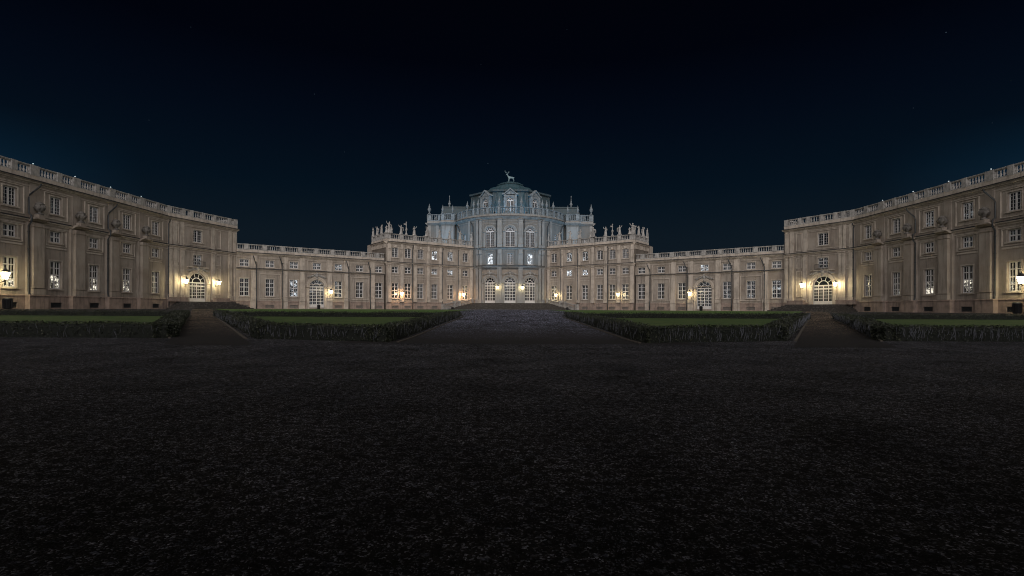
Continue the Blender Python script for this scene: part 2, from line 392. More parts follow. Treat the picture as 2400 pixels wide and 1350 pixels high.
# ------------------------------------------------------------------ windows (shared mesh data)
_wc = {}
def win_mesh(w, h, cols, rows, arch=False, mid=True, thick=.08, thin=.010, door=False):
    key = (round(w, 2), round(h, 2), cols, rows, arch, mid, door)
    if door: thin = .055
    if key in _wc: return _wc[key]
    mb = MB(); y0, y1 = -.035, .035
    r = w / 2 if arch else 0; H = h - r
    mb.box(-w / 2, -w / 2 + .09, y0, y1, 0, H); mb.box(w / 2 - .09, w / 2, y0, y1, 0, H)
    mb.box(-w / 2 + .09, w / 2 - .09, y0, y1, 0, .1); mb.box(-w / 2 + .09, w / 2 - .09, y0 - .01, y1 + .01, H - .1, H + (.12 if arch else 0))
    if mid: mb.box(-thick, thick, y0 - .012, y1, .1, H - .09)
    for c in range(1, cols):
        x = -w / 2 + w * c / cols
        if mid and abs(x) < .01: continue
        mb.box(x - thin, x + thin, y0 + .004, y1 - .004, .1, H - .09)
    for q in range(1, rows):
        z = H * q / rows; t = .11 if (door and q == rows - 1) else thin * (.8 if door else 1.1) if (door or rows > 4) else thick * (.8 if q == rows // 2 else .55)
        mb.box(-w / 2 + .09, w / 2 - .09, y0 - .004, y1 - .008, z - t, z + t)
    if door:
        for q in range(cols):
            x = -w / 2 + w * (q + .5) / cols; mb.box(x - .006, x + .006, y0 + .012, y1 - .012, .5, H - .12)
        for q in range(1, 2 * rows, 2): z = H * q / rows / 2; mb.box(-w / 2 + .09, w / 2 - .09, y0 + .016, y1 - .016, z - .006, z + .006)
        mb.box(-w / 2 + .09, w / 2 - .09, y0 + .008, y1 - .006, .1, .5)
    if arch:
        n = 14
        for (ra, rb) in ((r - .1, r), (r * .5 - .05, r * .5 + .05)):
            for k in range(n):
                a, b = math.pi * k / n, math.pi * (k + 1) / n
                q = [(-x * math.cos(t), H + x * math.sin(t)) for t, x in ((a, ra), (b, ra), (b, rb), (a, rb))]
                vs = [(x, y1, z) for x, z in q] + [(x, y0 - .002, z) for x, z in q]
                mb.add(vs, [(4, 5, 6, 7), (0, 4, 7, 3), (1, 2, 6, 5), (0, 1, 2, 3), (0, 1, 5, 4), (3, 7, 6, 2)])
        for a in (36, 72, 108, 144):
            a = R(a); mb.tube([(-r * .5 * math.cos(a), 0, H + r * .5 * math.sin(a)), (-(r - .05) * math.cos(a), 0, H + (r - .05) * math.sin(a))], .045, 4, False)
    fm = mb.mesh('window', frame_m)
    pb = MB(); y = .02
    if arch:
        pts = [(-w / 2 + .03, y, .05), (w / 2 - .03, y, .05)] + [((r - .03) * math.cos(math.pi * k / 16), y, H + (r - .03) * math.sin(math.pi * k / 16)) for k in range(17)]
        pb.add(pts, [tuple(range(len(pts)))])
    else: pb.add([(-w / 2 + .03, y, .05), (w / 2 - .03, y, .05), (w / 2 - .03, y, h - .05), (-w / 2 + .03, y, h - .05)], [(0, 1, 2, 3)])
    pm = pb.mesh('pane', P_DARK)
    _wc[key] = (fm, pm); return _wc[key]
def place_win(f, u, v, w, h, parent, cols, rows, pm=None, arch=False, mid=True, name='window', depth=.22):
    fm, pn = win_mesh(w, h, cols, rows, arch, mid, door=(name == 'door'))
    o = bpy.data.objects.new(name, fm); C.objects.link(o); o.parent = parent
    o.location = Vector(f.P(u, -depth, v)) - parent_origin(parent); o.rotation_euler = (0, 0, f.ang(u))
    p = bpy.data.objects.new('pane', pn); C.objects.link(p); p.parent = o
    p.material_slots[0].link = 'OBJECT'; p.material_slots[0].material = pm or P_DARK
    return o
def grille_mesh():
    mb = MB()
    for k in range(-6, 12):
        x = k * .16
        for s in (1, -1):
            a = [(x, 0), (x + s * .55, .55)]
            (xa, za), (xb, zb) = a; lo, hi = 0, 1.4
            def clip(xa, za, xb, zb):
                if xa > xb: xa, za, xb, zb = xb, zb, xa, za
                if xb <= lo or xa >= hi: return None
                if xa < lo: za += (zb - za) * (lo - xa) / (xb - xa); xa = lo
                if xb > hi: zb = za + (zb - za) * (hi - xa) / (xb - xa); xb = hi
                return xa, za, xb, zb
            c = clip(xa, za, xb, zb)
            if c and abs(c[2] - c[0]) > .03: mb.tube([(c[0] - .7, 0, c[1]), (c[2] - .7, 0, c[3])], .018, 4, False)
    mb.box(-.7, .7, .1, .12, 0, .55)
    return mb
_g = None
def place_grille(f, u, v, parent, lit=False):
    global _g
    if _g is None:
        _g = (grille_mesh().mesh('basement_grille', pipe_m), MB().add([(-.7, .08, 0), (.7, .08, 0), (.7, .08, .55), (-.7, .08, .55)], [(0, 1, 2, 3)]).mesh('pane', dark_m))
    o = bpy.data.objects.new('basement_window', _g[0]); C.objects.link(o); o.parent = parent
    o.location = Vector(f.P(u, -.1, v)) - parent_origin(parent); o.rotation_euler = (0, 0, f.ang(u))
    p = bpy.data.objects.new('pane', _g[1]); C.objects.link(p); p.parent = o
    p.material_slots[0].link = 'OBJECT'; p.material_slots[0].material = P_GREY if lit else dark_m
def surround(mb, f, u, v0, v1, w, sill=True, t=.13):
    rframe_out(mb, f, u - w / 2 - t, u + w / 2 + t, v0, v1 + t, t)
    if sill: fbox(mb, f, u - w / 2 - t - .06, u + w / 2 + t + .06, v0 - .15, v0, -.05, .16)
def rframe_out(mb, f, u0, u1, v0, v1, w, d=.05):
    fbox(mb, f, u0, u1, v1 - w, v1, -.03, d); fbox(mb, f, u0, u0 + w, v0, v1 - w, -.03, d - .003); fbox(mb, f, u1 - w, u1, v0, v1 - w, -.03, d - .003)
def downpipe(f, u, d, vtop, parent, vbot=.05, side=1, neck=.9, drop=1.3, mid=None):
    mb = MB(); pts = [f.P(u + side * neck, d + .25, vtop), f.P(u + side * neck * .9, d + .25, vtop - .25), f.P(u + side * .1, d, vtop - drop), f.P(u, d, vtop - drop - .3)]
    if mid: pts += [f.P(u, d, mid + .4), f.P(u, d + .3, mid + .1), f.P(u, d + .3, mid - .5), f.P(u, d, mid - .9)]
    pts += [f.P(u, d, 1.9), f.P(u, d + .12, 1.4), f.P(u, d + .12, vbot)]
    mb.tube(pts, .085, 6)
    for v in (3.5, 6.2, 8.0): mb.tube([f.P(u, d, v - .04), f.P(u, d, v + .04)], .12, 6)
    return mb.build('downpipe', pipe_m, parent, world=True)

# body behind a facade: roof slab, back wall and end walls
def body(fs, depth, vtop, parent, m=None, back=None):
    mb = MB(); front = []
    for f in fs:
        if not front: front.append(f.P(0, -.01, 0))
        front.append(f.P(f.L, -.01, 0))
    n = fs[0].n; rear = []
    for i, p in enumerate(front):
        ff = fs[min(i, len(fs) - 1)] if i < len(fs) else fs[-1]
        if 0 < i < len(fs): nn = (fs[i - 1].n + fs[i].n).normalized()
        else: nn = ff.n
        rear.append((p[0] - nn.x * depth, p[1] - nn.y * depth, p[2]))
    k = len(front); up = lambda p, v: (p[0], p[1], BASE + v)
    vs = [up(p, 0) for p in front] + [up(p, 0) for p in rear] + [up(p, vtop) for p in front] + [up(p, vtop) for p in rear]
    fsx = []
    for i in range(k - 1):
        fsx.append((2 * k + i, 2 * k + i + 1, 3 * k + i + 1, 3 * k + i)); fsx.append((k + i, k + i + 1, 3 * k + i + 1, 3 * k + i))
    fsx.append((0, 2 * k, 3 * k, k)); fsx.append((k - 1, 2 * k - 1, 4 * k - 1, 3 * k - 1))
    mb.add(vs, fsx); return mb.build('rear_wall', m or plaster, parent, world=True)

# =================================================================== PALACE
SIDE_A = dict(L=Straight((-50.0, 30.5), (-49.75, 74.2)), Rr=Straight((50.5, 75.0), (50.75, 30.5)))
SIDE_B = dict(L=Straight((-49.75, 74.2), (-46.1, 86.4)), Rr=Straight((45.4, 84.7), (50.5, 75.0)))
LOW = dict(L=Straight((-45.9, 85.9), (-24.9, 101.2)), Rr=Straight((24.9, 101.2), (45.6, 85.2)))
TALL = dict(L=Straight((-24.35, 100.8), (-7.5, 113.4)), Rr=Straight((7.5, 113.4), (24.35, 100.8)))

def upper_levels(mb, f, u0, u1):
    string(mb, f, u0, u1, 9.0, .42, .34); edge_line(f, u0, u1, 9.42, .34); edge_line(f, u0, u1, 13.42, .5)
    fbox(mb, f, u0, u1, 8.72, 8.8, -.03, .06)
    fbox(mb, f, u0, u1, 12.72, 12.8, -.03, .06)
    cornice(mb, f, u0, u1, 13.0, .42, .5)
def plinth(mb, f, u0, u1, ops=()):
    pass

def floors(f, wu, roots, glint_mats, wmul=1.0, tall_rows=4, basement=True):
    """windows of three storeys; returns openings"""
    ops = []
    for i, u in enumerate(wu):
        w1 = 1.45 * wmul
        ops += [(u - w1 / 2, u + w1 / 2, 2.2, 5.25, False), (u - w1 / 2, u + w1 / 2, 7.25, 8.5, False), (u - w1 / 2, u + w1 / 2, 10.35, 12.25, False)]
        a, b, c = glint_mats.get(i, (None, None, None))
        place_win(f, u, 2.2, w1, 3.05, roots, 4, 4, a)
        place_win(f, u, 7.25, w1, 1.25, roots, 4, 2, b)
        place_win(f, u, 10.35, w1, 1.9, roots, 4, 5, c)
    return ops

lefts = {'L': 'left', 'Rr': 'right'}
lamps = []          # (facade, u, v, material, label)
urn_spots = []
statue_spots = []

# ---- side wing A + pavilion B
A_WIN = dict(L=[-61, 22, 130, 220, 297, 364], Rr=[2034, 2100, 2177, 2267, 2377, 2462])
for sd in ('L', 'Rr'):
    fa, fb = SIDE_A[sd], SIDE_B[sd]
    c = fa.P(fa.L if sd == 'L' else 0, 0, 0)
    if sd == 'L': lab = 'long three storey beige side wing closing the left of the court'
    else: lab = 'long three storey grey beige side wing closing the right of the court'
    root = thing('palace_side_wing', lab, 'building', c, 'side wings of the palace')
    # --- A
    wu = [fa.px(p) for p in A_WIN[sd]]
    if sd == 'L': wu = [wu[1] - 10.4, wu[1] - 5.2] + wu[1:]
    else: wu = wu[:-1] + [wu[-2] + 5.2, wu[-2] + 10.4]
    inner = 1 if sd == 'L' else -1
    if sd == 'L': glint_mats = {2: (P_LOW, None, None), 3: (P_LOW, P_GREY, P_GREY), 4: (P_LOW, P_GREY, P_GREY), 5: (P_LOW, None, None)}
    else: glint_mats = {1: (P_LOWF, P_DARK, None), 2: (P_LOW, None, P_FEW), 3: (P_LOW, P_GREY, P_FEW), 4: (P_LOWF, P_GREY, None)}
    ops = floors(fa, wu, root, glint_mats)
    mb = MB(); wall(mb, fa, 0, fa.L, 1.35, 13.0, ops); mb.build('wall', plaster, root, world=True)
    mb = MB(); tr = MB()
    bops = [(u - .7, u + .7, .15, .7, False) for u in wu]
    pf = Straight(fa.P(0, .12, 0)[:2], fa.P(fa.L, .12, 0)[:2])
    wall(mb, pf, 0, pf.L, -.3, 1.35, bops); extr(mb, fa, 0, fa.L, [(-.05, 1.35), (-.05, 1.5), (.1, 1.5), (.19, 1.42), (.19, 1.35)])
    piers = sorted([(wu[i] + wu[i + 1]) / 2 for i in range(len(wu) - 1)])
    for u in piers:
        fbox(mb, fa, u - 1.05, u + 1.05, -.3, 1.352, .05, .62); extr(mb, fa, u - 1.1, u + 1.1, [(.05, 1.352), (.05, 1.5), (.6, 1.5), (.7, 1.44), (.7, 1.352)])
    mb.build('plinth', plinth_m, root, world=True)
    for u in wu: place_grille(pf, u, .15, root)
    for u in wu:
        surround(tr, fa, u, 2.2, 5.25, 1.45); surround(tr, fa, u, 7.25, 8.5, 1.45); surround(tr, fa, u, 10.35, 12.25, 1.45)
        fbox(tr, fa, u - 1.25, u + 1.25, 6.55, 6.72, -.03, .09)
        rframe(tr, fa, u - 1.3, u + 1.3, 6.85, 8.66, .08, .035)
        rframe(tr, fa, u - 1.45, u + 1.45, 9.75, 12.6, .08, .035)
    upper_levels(tr, fa, 0, fa.L)
    tr.build('cornice', plaster_trim, root, world=True); flush_edge_lines(root)
    pm = MB()
    for u in piers:
        fbox(pm, fa, u - .95, u + .95, 1.5, 9.0, -.05, .28)
        fbox(pm, fa, u - .62, u + .62, 1.5, 8.98, .2, .58)
        fbox(pm, fa, u - .72, u + .72, 1.5, 2.1, .2, .66); string(pm, fa, u - .75, u + .75, 2.1, .16, .7)
        string(pm, fa, u - .72, u + .72, 8.45, .2, .68)
        cornice(pm, fa, u - .85, u + .85, 8.98, .5, .95); fbox(pm, fa, u - 1.0, u + 1.0, 9.43, 9.47, 0, .5)
        fbox(pm, fa, u - .35, u + .35, 9.48, 9.85, .35, .9)
        fbox(pm, fa, u - .55, u + .55, 9.5, 12.98, -.05, .1)
        urn_spots.append((fa.P(u, .62, 9.85), sd))
    pm.build('pilasters' if False else 'pilaster', plaster, root, world=True)
    bm_ = MB(); fbox(bm_, fa, 0, fa.L, 13.42, 13.95, -.4, .12); bm_.build('parapet', plaster_trim, root, world=True)
    pr = []
    for u in piers: pr.append((u, 1.0))
    for u in wu: pr.append((u + (.35 * inner), .6))
    balustrade(fa, 0, fa.L, 13.95, 1.05, pr, root)
    # --- B
    du = fb.px(463 if sd == 'L' else 1928)
    su = du
    w1 = 3.1
    ops = [(du - w1 / 2, du + w1 / 2, 1.12, 4.0, True), (du - .78, du + .78, 6.75, 8.35, False), (du - .8, du + .8, 10.25, 12.15, False)]
    mb = MB(); wall(mb, fb, 0, fb.L, 0, 13.0, ops); mb.build('wall', plaster, root, world=True)
    place_win(fb, du, 1.12, 3.1, 2.88 + 1.55, root, 4, 6, P_DARK, True, True, 'door')
    place_win(fb, du, 6.75, 1.56, 1.6, root, 4, 3, P_FEW); place_win(fb, du, 10.25, 1.6, 1.9, root, 4, 5, None)
    tr = MB(); upper_levels(tr, fb, 0, fb.L)
    archivolt(tr, fb, du, 1.55, .55, 4.0, .2, jamb=1.12)
    surround(tr, fb, du, 10.25, 12.15, 1.6); surround(tr, fb, du, 6.75, 8.35, 1.56, False)
    fbox(tr, fb, du - 1.8, du + 1.8, 6.3, 6.5, -.03, .3)
    rframe(tr, fb, du - 2.5, du + 2.5, 9.7, 12.6, .08, .04)
    for q in (3.75, -3.75):
        uu = du + q
        rframe(tr, fb, uu - .5, uu + .5, 9.7, 12.6, .1, .05); rframe(tr, fb, uu - .45, uu + .45, 6.9, 8.6, .1, .05); rframe(tr, fb, uu - .45, uu + .45, 2.3, 6.5, .1, .05)
    for uu in (.45, 1.3, fb.L - .45, du - 2.75, du + 2.75, fb.L - 1.5):
        pilaster(tr, fb, uu, .55, 1.42, 9.0, .14); fbox(tr, fb, uu - .3, uu + .3, 9.45, 12.98, -.03, .09)
    tr.build('cornice', plaster_trim, root, world=True); flush_edge_lines(root)
    pl = MB(); 
    for a, b in ((0, du - w1 / 2 - .6), (du + w1 / 2 + .6, fb.L)):
        fbox(pl, fb, a, b, -.3, 1.3, -.05, .3); extr(pl, fb, a, b, [(-.05, 1.3), (-.05, 1.45), (.3, 1.45), (.38, 1.38), (.38, 1.3)])
    pl.build('plinth', plinth_m, root, world=True)
    ornament(fb, du, 6.05, 1.15, root)
    mb = MB()
    for k in range(11):
        u = du - 1.0 + .2 * k; mb.tube([fb.P(u, .42, 6.5), fb.P(u, .42, 7.3)], .02, 4, False)
    for v in (6.52, 7.3): mb.tube([fb.P(du - 1.05, .42, v), fb.P(du + 1.05, .42, v)], .03, 4, False)
    for s in (-1, 1): mb.tube([fb.P(du + s * 1.05, .42, 7.3), fb.P(du + s * 1.05, 0, 7.3)], .03, 4, False)
    mb.build('balcony_rail', iron, root, world=True)
    bm_ = MB(); fbox(bm_, fb, 0, fb.L, 13.42, 13.95, -.4, .12); bm_.build('parapet', plaster_trim, root, world=True)
    balustrade(fb, 0, fb.L, 13.95, 1.05, [(.3, .7), (2.6, .5), (4.0, .5), (6.1, .5), (8.2, .5), (fb.L - 1.6, .5), (fb.L - .35, .7)], root)
    # end wall return with its balustrade and moulded cornice above the low gallery
    if sd == 'L':
        e0 = Vector(fb.P(fb.L, 0, 0)[:2]); fe = Straight(e0, e0 + Vector((-fb.n.x, -fb.n.y)) * 7)
    else:
        e0 = Vector(fb.P(0, 0, 0)[:2]); fe = Straight(e0 - fb.n * 7, e0)
    mb = MB(); wall(mb, fe, .0, fe.L, 0, 13.0, []); mb.build('wall', plaster, root, world=True)
    tr = MB(); upper_levels(tr, fe, 0, fe.L); fbox(tr, fe, 0, fe.L, 13.42, 13.95, -.4, .12); tr.build('cornice', plaster_trim, root, world=True); flush_edge_lines(root)
    balustrade(fe, 0.1, fe.L - .1, 13.95, 1.05, [(.4, .6), (3.5, .5), (fe.L - .4, .6)], root)
    body([fa, fb] if sd == 'L' else [fb, fa], 12, 13.5, root)
    pk = [piers[-4], piers[-2]] if sd == 'L' else [piers[1], piers[3]]
    for u in pk: downpipe(fa, u - .95 * inner * (1 if sd == 'L' else 1), .36, 13.1, root, side=inner if sd == 'L' else inner, mid=9.5, neck=1.1)
    downpipe(fb, .12 if sd == 'L' else fb.L - .12, .2, 13.0, root, neck=.0, drop=.4)
    # small bright lamps on parapet piers
    for u in (piers[-4:] if sd == 'L' else piers[:4]): lamps.append(('dot', fa.P(u, -.1, 15.0), sd))
    # lanterns
    for p in ((437, 513) if sd == 'L' else (1879, 1957)):
        lamps.append(('lan', fb, fb.px(p, 1.15), 4.15, lamp_big, sd, 'B'))
    lamps.append(('lan', fa, fa.px(9 if sd == 'L' else 2397, 1.0), 3.3, lamp_big, sd, 'A'))
    # steps up to the arched door
    st = thing('door_steps', 'low dark stone steps before the arched door of the %s pavilion' % lefts[sd], 'steps', fb.P(du, .5, 0), 'steps at the pavilion doors')
    mb = MB()
    for k in range(6):
        hw = 5.4 - .3 * k; dd = 5.6 - .42 * k
        fbox(mb, fb, du - hw, du + hw, -.4 if k == 0 else .18 * k - .005, .18 * (k + 1), .31 + .002 * k, dd)
    o = mb.build('tread', [step_m, step_shade], st, world=True)
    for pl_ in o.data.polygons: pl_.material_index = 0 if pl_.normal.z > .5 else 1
    mb = MB()
    for s in (-1, 1):
        a, b = sorted((du + s * 2.5, du + s * 5.2)); fbox(mb, fb, a, b, 1.08, 1.62, .4, 1.0); fbox(mb, fb, a - .06, b + .06, 1.62, 1.74, .36, 1.06)
    mb.build('side_block', plinth_m, st, world=True)

# ---- low galleries C
C_WIN = dict(L=[572.2, 632.2, 688.4, 742.3, 793, 842.7, 887.5], Rr=[1503.4, 1549, 1598, 1650.5, 1703.5, 1759.7, 1819.8])
C_PIL = dict(L=[594, 667, 707.5, 772, 811.5, 872], Rr=[1518, 1578, 1618.5, 1683, 1727, 1795])
C_PIPE = dict(L=[600.7, 662.5, 817.5, 868], Rr=[1523, 1610, 1715, 1791])
for sd in ('L', 'Rr'):
    f = LOW[sd]; c = f.P(f.L / 2, 0, 0)
    root = thing('palace_gallery', 'low two storey gallery with central arched door and plain balustrade, on the %s' % lefts[sd], 'building', c, 'low galleries linking the palace wings')
    wu = [f.px(p) for p in C_WIN[sd]]
    if sd == 'L': lt_ = {2: (P_MID, P_FEW), 3: (None, P_FEW), 4: (P_FEW, P_MID), 0: (None, None)}
    else: lt_ = {0: (None, P_GREY), 3: (None, P_MID), 4: (P_FEW, P_GREY), 5: (P_FEW, None), 6: (P_MID, None)}
    ops = []
    for i, u in enumerate(wu):
        a, b = lt_.get(i, (None, None))
        ops.append((u - .72, u + .72, 7.22, 8.42, False)); place_win(f, u, 7.22, 1.44, 1.2, root, 4, 2, b)
        if i == 3:
            ops.append((u - 1.33, u + 1.33, .3, 4.05, True)); place_win(f, u, .3, 2.66, 3.75 + 1.33, root, 4, 7, P_FEW, True, True, 'door')
        else:
            ops.append((u - .7, u + .7, 2.2, 5.22, False)); place_win(f, u, 2.2, 1.4, 3.02, root, 4, 4, a)
    mb = MB(); wall(mb, f, 0, f.L, 0, 9.6, ops); mb.build('wall', plaster, root, world=True)
    du = wu[3]
    mb = MB(); pf = Straight(f.P(0, .1, 0)[:2], f.P(f.L, .1, 0)[:2]); 
    for a, b in ((0, du - 1.8), (du + 1.8, f.L)):
        wall(mb, pf, a, b, -.3, 1.25, [(u - .7, u + .7, .15, .7, False) for k, u in enumerate(wu) if a < u < b], depth=.12)
        extr(mb, f, a, b, [(-.05, 1.25), (-.05, 1.4), (.08, 1.4), (.17, 1.34), (.17, 1.25)])
    mb.build('plinth', plinth_m, root, world=True)
    for k, u in enumerate(wu):
        if k != 3: place_grille(pf, u, .15, root)
    tr = MB()
    string(tr, f, 0, f.L, 6.62, .3, .26); cornice(tr, f, 0, f.L, 9.1, .5, .45); edge_line(f, 0, f.L, 6.91, .26); edge_line(f, 0, f.L, 9.6, .45)
    fbox(tr, f, 0, f.L, 8.86, 8.93, -.03, .06)
    for i, u in enumerate(wu):
        surround(tr, f, u, 7.22, 8.42, 1.44, True, .1)
        if i != 3: surround(tr, f, u, 2.2, 5.22, 1.4, True, .1)
        hw = 1.25 if i in (0, 2, 4, 6) else 1.75
        rframe(tr, f, u - hw, u + hw, 7.0, 8.78, .08, .04)
        if i in (1, 5): rframe(tr, f, u - 1.75, u + 1.75, 1.75, 6.1, .13, .06)
    archivolt(tr, f, du, 1.33, .5, 4.05, .2, jamb=0)
    rframe(tr, f, du - 2.15, du + 2.15, 4.4, 6.5, .09, .05)
    for p in C_PIL[sd]:
        u = f.px(p); pilaster(tr, f, u, .85, 1.4, 6.62, .14, False); fbox(tr, f, u - .45, u + .45, 6.92, 9.1, -.03, .09)
        fbox(tr, f, u - .5, u + .5, -.3, 1.39, 0, .22)
    tr.build('cornice', plaster_trim, root, world=True); flush_edge_lines(root)
    ornament(f, du, 5.95, 1.0, root)
    bm_ = MB(); fbox(bm_, f, 0, f.L, 9.6, 10.05, -.45, .08); bm_.build('parapet', plaster_trim, root, world=True)
    n = 9; balustrade(f, 0, f.L, 10.05, .98, [(f.L * (k + .5) / n if 0 <= k < n else 0, .72) for k in range(n)], root)
    for p in C_PIPE[sd]: downpipe(f, f.px(p, .3), .3, 9.1, root, neck=.55, side=-1)
    body([f], 9, 9.7, root)
    lamps.append(('lan', f, f.px(776 if sd == 'L' else 1616, 1.15), 3.15, lamp_warm, sd, 'C'))

# ---- tall central wings D
D_WIN = dict(L=[925.5, 955.7, 985, 1018, 1055, 1090], Rr=[1298, 1333.6, 1370.8, 1405.5, 1435, 1465.6])
D_PIL = dict(L=[911.5, 940.5, 971.5, 1002.5, 1032, 1075, 1103, 1113], Rr=[1277, 1286, 1316, 1356, 1390, 1420, 1450.5, 1482])
D_PIPE = dict(L=[967, 1037, 1074], Rr=[1313.6, 1353, 1423.8])
D_STAT = dict(L=[908.5, 939.8, 952, 970.8, 1000, 1030, 1054, 1078, 1105.5], Rr=[1485, 1451, 1434, 1418, 1388, 1358, 1335, 1310, 1283])
for sd in ('L', 'Rr'):
    f = TALL[sd]; c = f.P(f.L / 2, 0, 0)
    if sd == 'L': lab = 'three storey wing with statues on its parapet, lit orange, just left of the domed hall'
    else: lab = 'three storey wing with statues on its parapet, grey pink, just right of the domed hall'
    root = thing('palace_main_wing', lab, 'building', c, 'wings beside the domed hall')
    wu = [f.px(p) for p in D_WIN[sd]]
    if sd == 'L': glint_mats = {3: (P_DARK, P_MID, P_BRIGHT), 4: (P_DARK, P_MID, P_MID), 0: (P_GREY, P_GREY, None)}
    else: glint_mats = {1: (None, P_BRIGHT, P_MID), 2: (P_FEW, P_BRIGHT, P_MID), 3: (P_DARK, P_FEW, None), 4: (P_DARK, P_DARK, P_DARK), 5: (P_GREY, None, None)}
    ops = floors(f, wu, root, glint_mats, .93)
    mb = MB(); wall(mb, f, 0, f.L, 0, 13.0, ops); mb.build('wall', plaster, root, world=True)
    mb = MB(); pf = Straight(f.P(0, .1, 0)[:2], f.P(f.L, .1, 0)[:2])
    wall(mb, pf, 0, pf.L, -.3, 1.3, [(u - .7, u + .7, .15, .7, False) for u in wu], depth=.12)
    extr(mb, f, 0, f.L, [(-.05, 1.3), (-.05, 1.45), (.08, 1.45), (.17, 1.38), (.17, 1.3)]); mb.build('plinth', plinth_m, root, world=True)
    for k, u in enumerate(wu): place_grille(pf, u, .15, root, lit=(k == (3 if sd == 'L' else 2)) or (sd == 'Rr' and k == 5))
    tr = MB(); upper_levels(tr, f, 0, f.L)
    for u in wu:
        surround(tr, f, u, 2.2, 5.25, 1.35, True, .1); surround(tr, f, u, 7.25, 8.5, 1.35, True, .1); surround(tr, f, u, 10.35, 12.25, 1.35, True, .14)
        fbox(tr, f, u - 1.15, u + 1.15, 6.6, 6.75, -.03, .08); fbox(tr, f, u - 1.15, u + 1.15, 6.15, 6.22, -.03, .05)
        fbox(tr, f, u - .25, u + .25, 12.3, 12.75, -.03, .2)
        rframe_out(tr, f, u - 1.1, u + 1.1, 9.7, 12.65, .08, .04)
    for p in D_PIL[sd]:
        u = f.px(p); pilaster(tr, f, u, .7, 1.45, 9.0, .16); fbox(tr, f, u - .33, u + .33, 9.4, 12.98, -.03, .11)
        fbox(tr, f, u - .28, u + .28, 12.0, 12.98, 0, .28); fbox(tr, f, u - .2, u + .2, 11.7, 12.0, 0, .2)
    tr.build('cornice', plaster_trim, root, world=True); flush_edge_lines(root)
    bm_ = MB(); fbox(bm_, f, 0, f.L, 13.42, 13.95, -.4, .12); bm_.build('parapet', plaster_trim, root, world=True)
    sp = [f.px(p) for p in D_STAT[sd]]
    balustrade(f, 0, f.L, 13.95, 1.05, [(min(max(u, .4), f.L - .4), .8) for k, u in enumerate(sp) if k != 2], root)
    for k, p in enumerate(D_STAT[sd]): statue_spots.append((f, min(max(f.px(p), .45), f.L - .45), k, sd))
    for p in D_PIPE[sd]: downpipe(f, f.px(p, .3), .26, 13.0, root, neck=.0, drop=.4)
    if sd == 'L': e0 = Vector(f.P(0, 0, 0)[:2]); fe = Straight(e0 - f.n * 7.5, e0)
    else: e0 = Vector(f.P(f.L, 0, 0)[:2]); fe = Straight(e0, e0 - f.n * 7.5)
    mb = MB(); wall(mb, fe, 0, fe.L, 0, 13.0, []); mb.build('wall', plaster, root, world=True)
    tr = MB(); upper_levels(tr, fe, 0, fe.L); fbox(tr, fe, 0, fe.L, 13.42, 13.95, -.4, .12)
    for k in range(12): fbox(tr, fe, .3 + .6 * k, .55 + .6 * k, 12.2, 12.98, -.03, .2)
    tr.build('cornice', plaster_trim, root, world=True); flush_edge_lines(root)
    ends = [.45, 2.6, 4.9, 7.1] if sd == 'L' else [7.05, 4.9, 2.6, .4]
    balustrade(fe, .05, fe.L - .05, 13.95, 1.05, [(x, .6) for x in ends], root)
    ends = sorted(ends, reverse=(sd == 'L'))
    for k, u in enumerate(ends[1:]): statue_spots.append((fe, u, 20 + k, sd))
    body([f], 10, 13.5, root)
    for p, m_ in (((942, lamp_orange), (1087, lamp_orange)) if sd == 'L' else ((1303, lamp_warm), (1448, lamp_warm))):
        lamps.append(('lan', f, f.px(p, 1.15), 3.15, m_, sd, 'D'))

# ---- domed hall
CZ = 123.0; RAD = 13.0
f = Round((0, CZ), RAD)
root = thing('domed_hall', 'round central hall with three arched doors, green mansard dome and curved balustrade', 'building', (0, CZ - RAD, BASE))
deg = lambda a: R(a) * RAD
bays = [deg(-19.6), 0, deg(19.6)]
ops = []
for i, u in enumerate(bays):
    ops += [(u - 1.22, u + 1.22, 1.4, 5.75, True), (u - .62, u + .62, 9.75, 12.1, False), (u - 1.05, u + 1.05, 13.5, 16.85, True)]
    place_win(f, u, 1.4, 2.44, 4.35 + 1.22, root, 4, 7, (P_DARK, P_FEW, P_DARK)[i], True, True, 'door')
    place_win(f, u, 9.75, 1.24, 2.35, root, 4, 5, (P_BRIGHT, P_DARK, P_BRIGHT)[i])
    place_win(f, u, 13.5, 2.1, 3.35 + 1.05, root, 4, 6, P_DARK, True)
for a in (-52, 52):
    u = deg(a); ops.append((u - .5, u + .5, 14.8, 16.8, False)); place_win(f, u, 14.8, 1.0, 2.0, root, 2, 4, None)
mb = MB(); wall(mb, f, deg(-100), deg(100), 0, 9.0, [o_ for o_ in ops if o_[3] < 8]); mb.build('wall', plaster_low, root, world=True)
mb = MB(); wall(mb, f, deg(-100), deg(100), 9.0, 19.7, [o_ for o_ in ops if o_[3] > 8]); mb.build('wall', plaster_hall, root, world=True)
tr = MB(); E0, E1 = deg(-34.5), deg(34.5)
string(tr, f, E0, E1, 8.65, .25, .2); cornice(tr, f, E0, E1, 9.1, .45, .4); cornice(tr, f, E0, E1, 12.95, .45, .4); edge_line(f, E0, E1, 8.9, .2); edge_line(f, E0, E1, 9.55, .4); edge_line(f, E0, E1, 13.4, .4); edge_line(f, deg(-100), deg(100), 20.15, .55)
fbox(tr, f, deg(-100), deg(100), 19.1, 19.2, -.03, .08); cornice(tr, f, deg(-100), deg(100), 19.55, .6, .55)
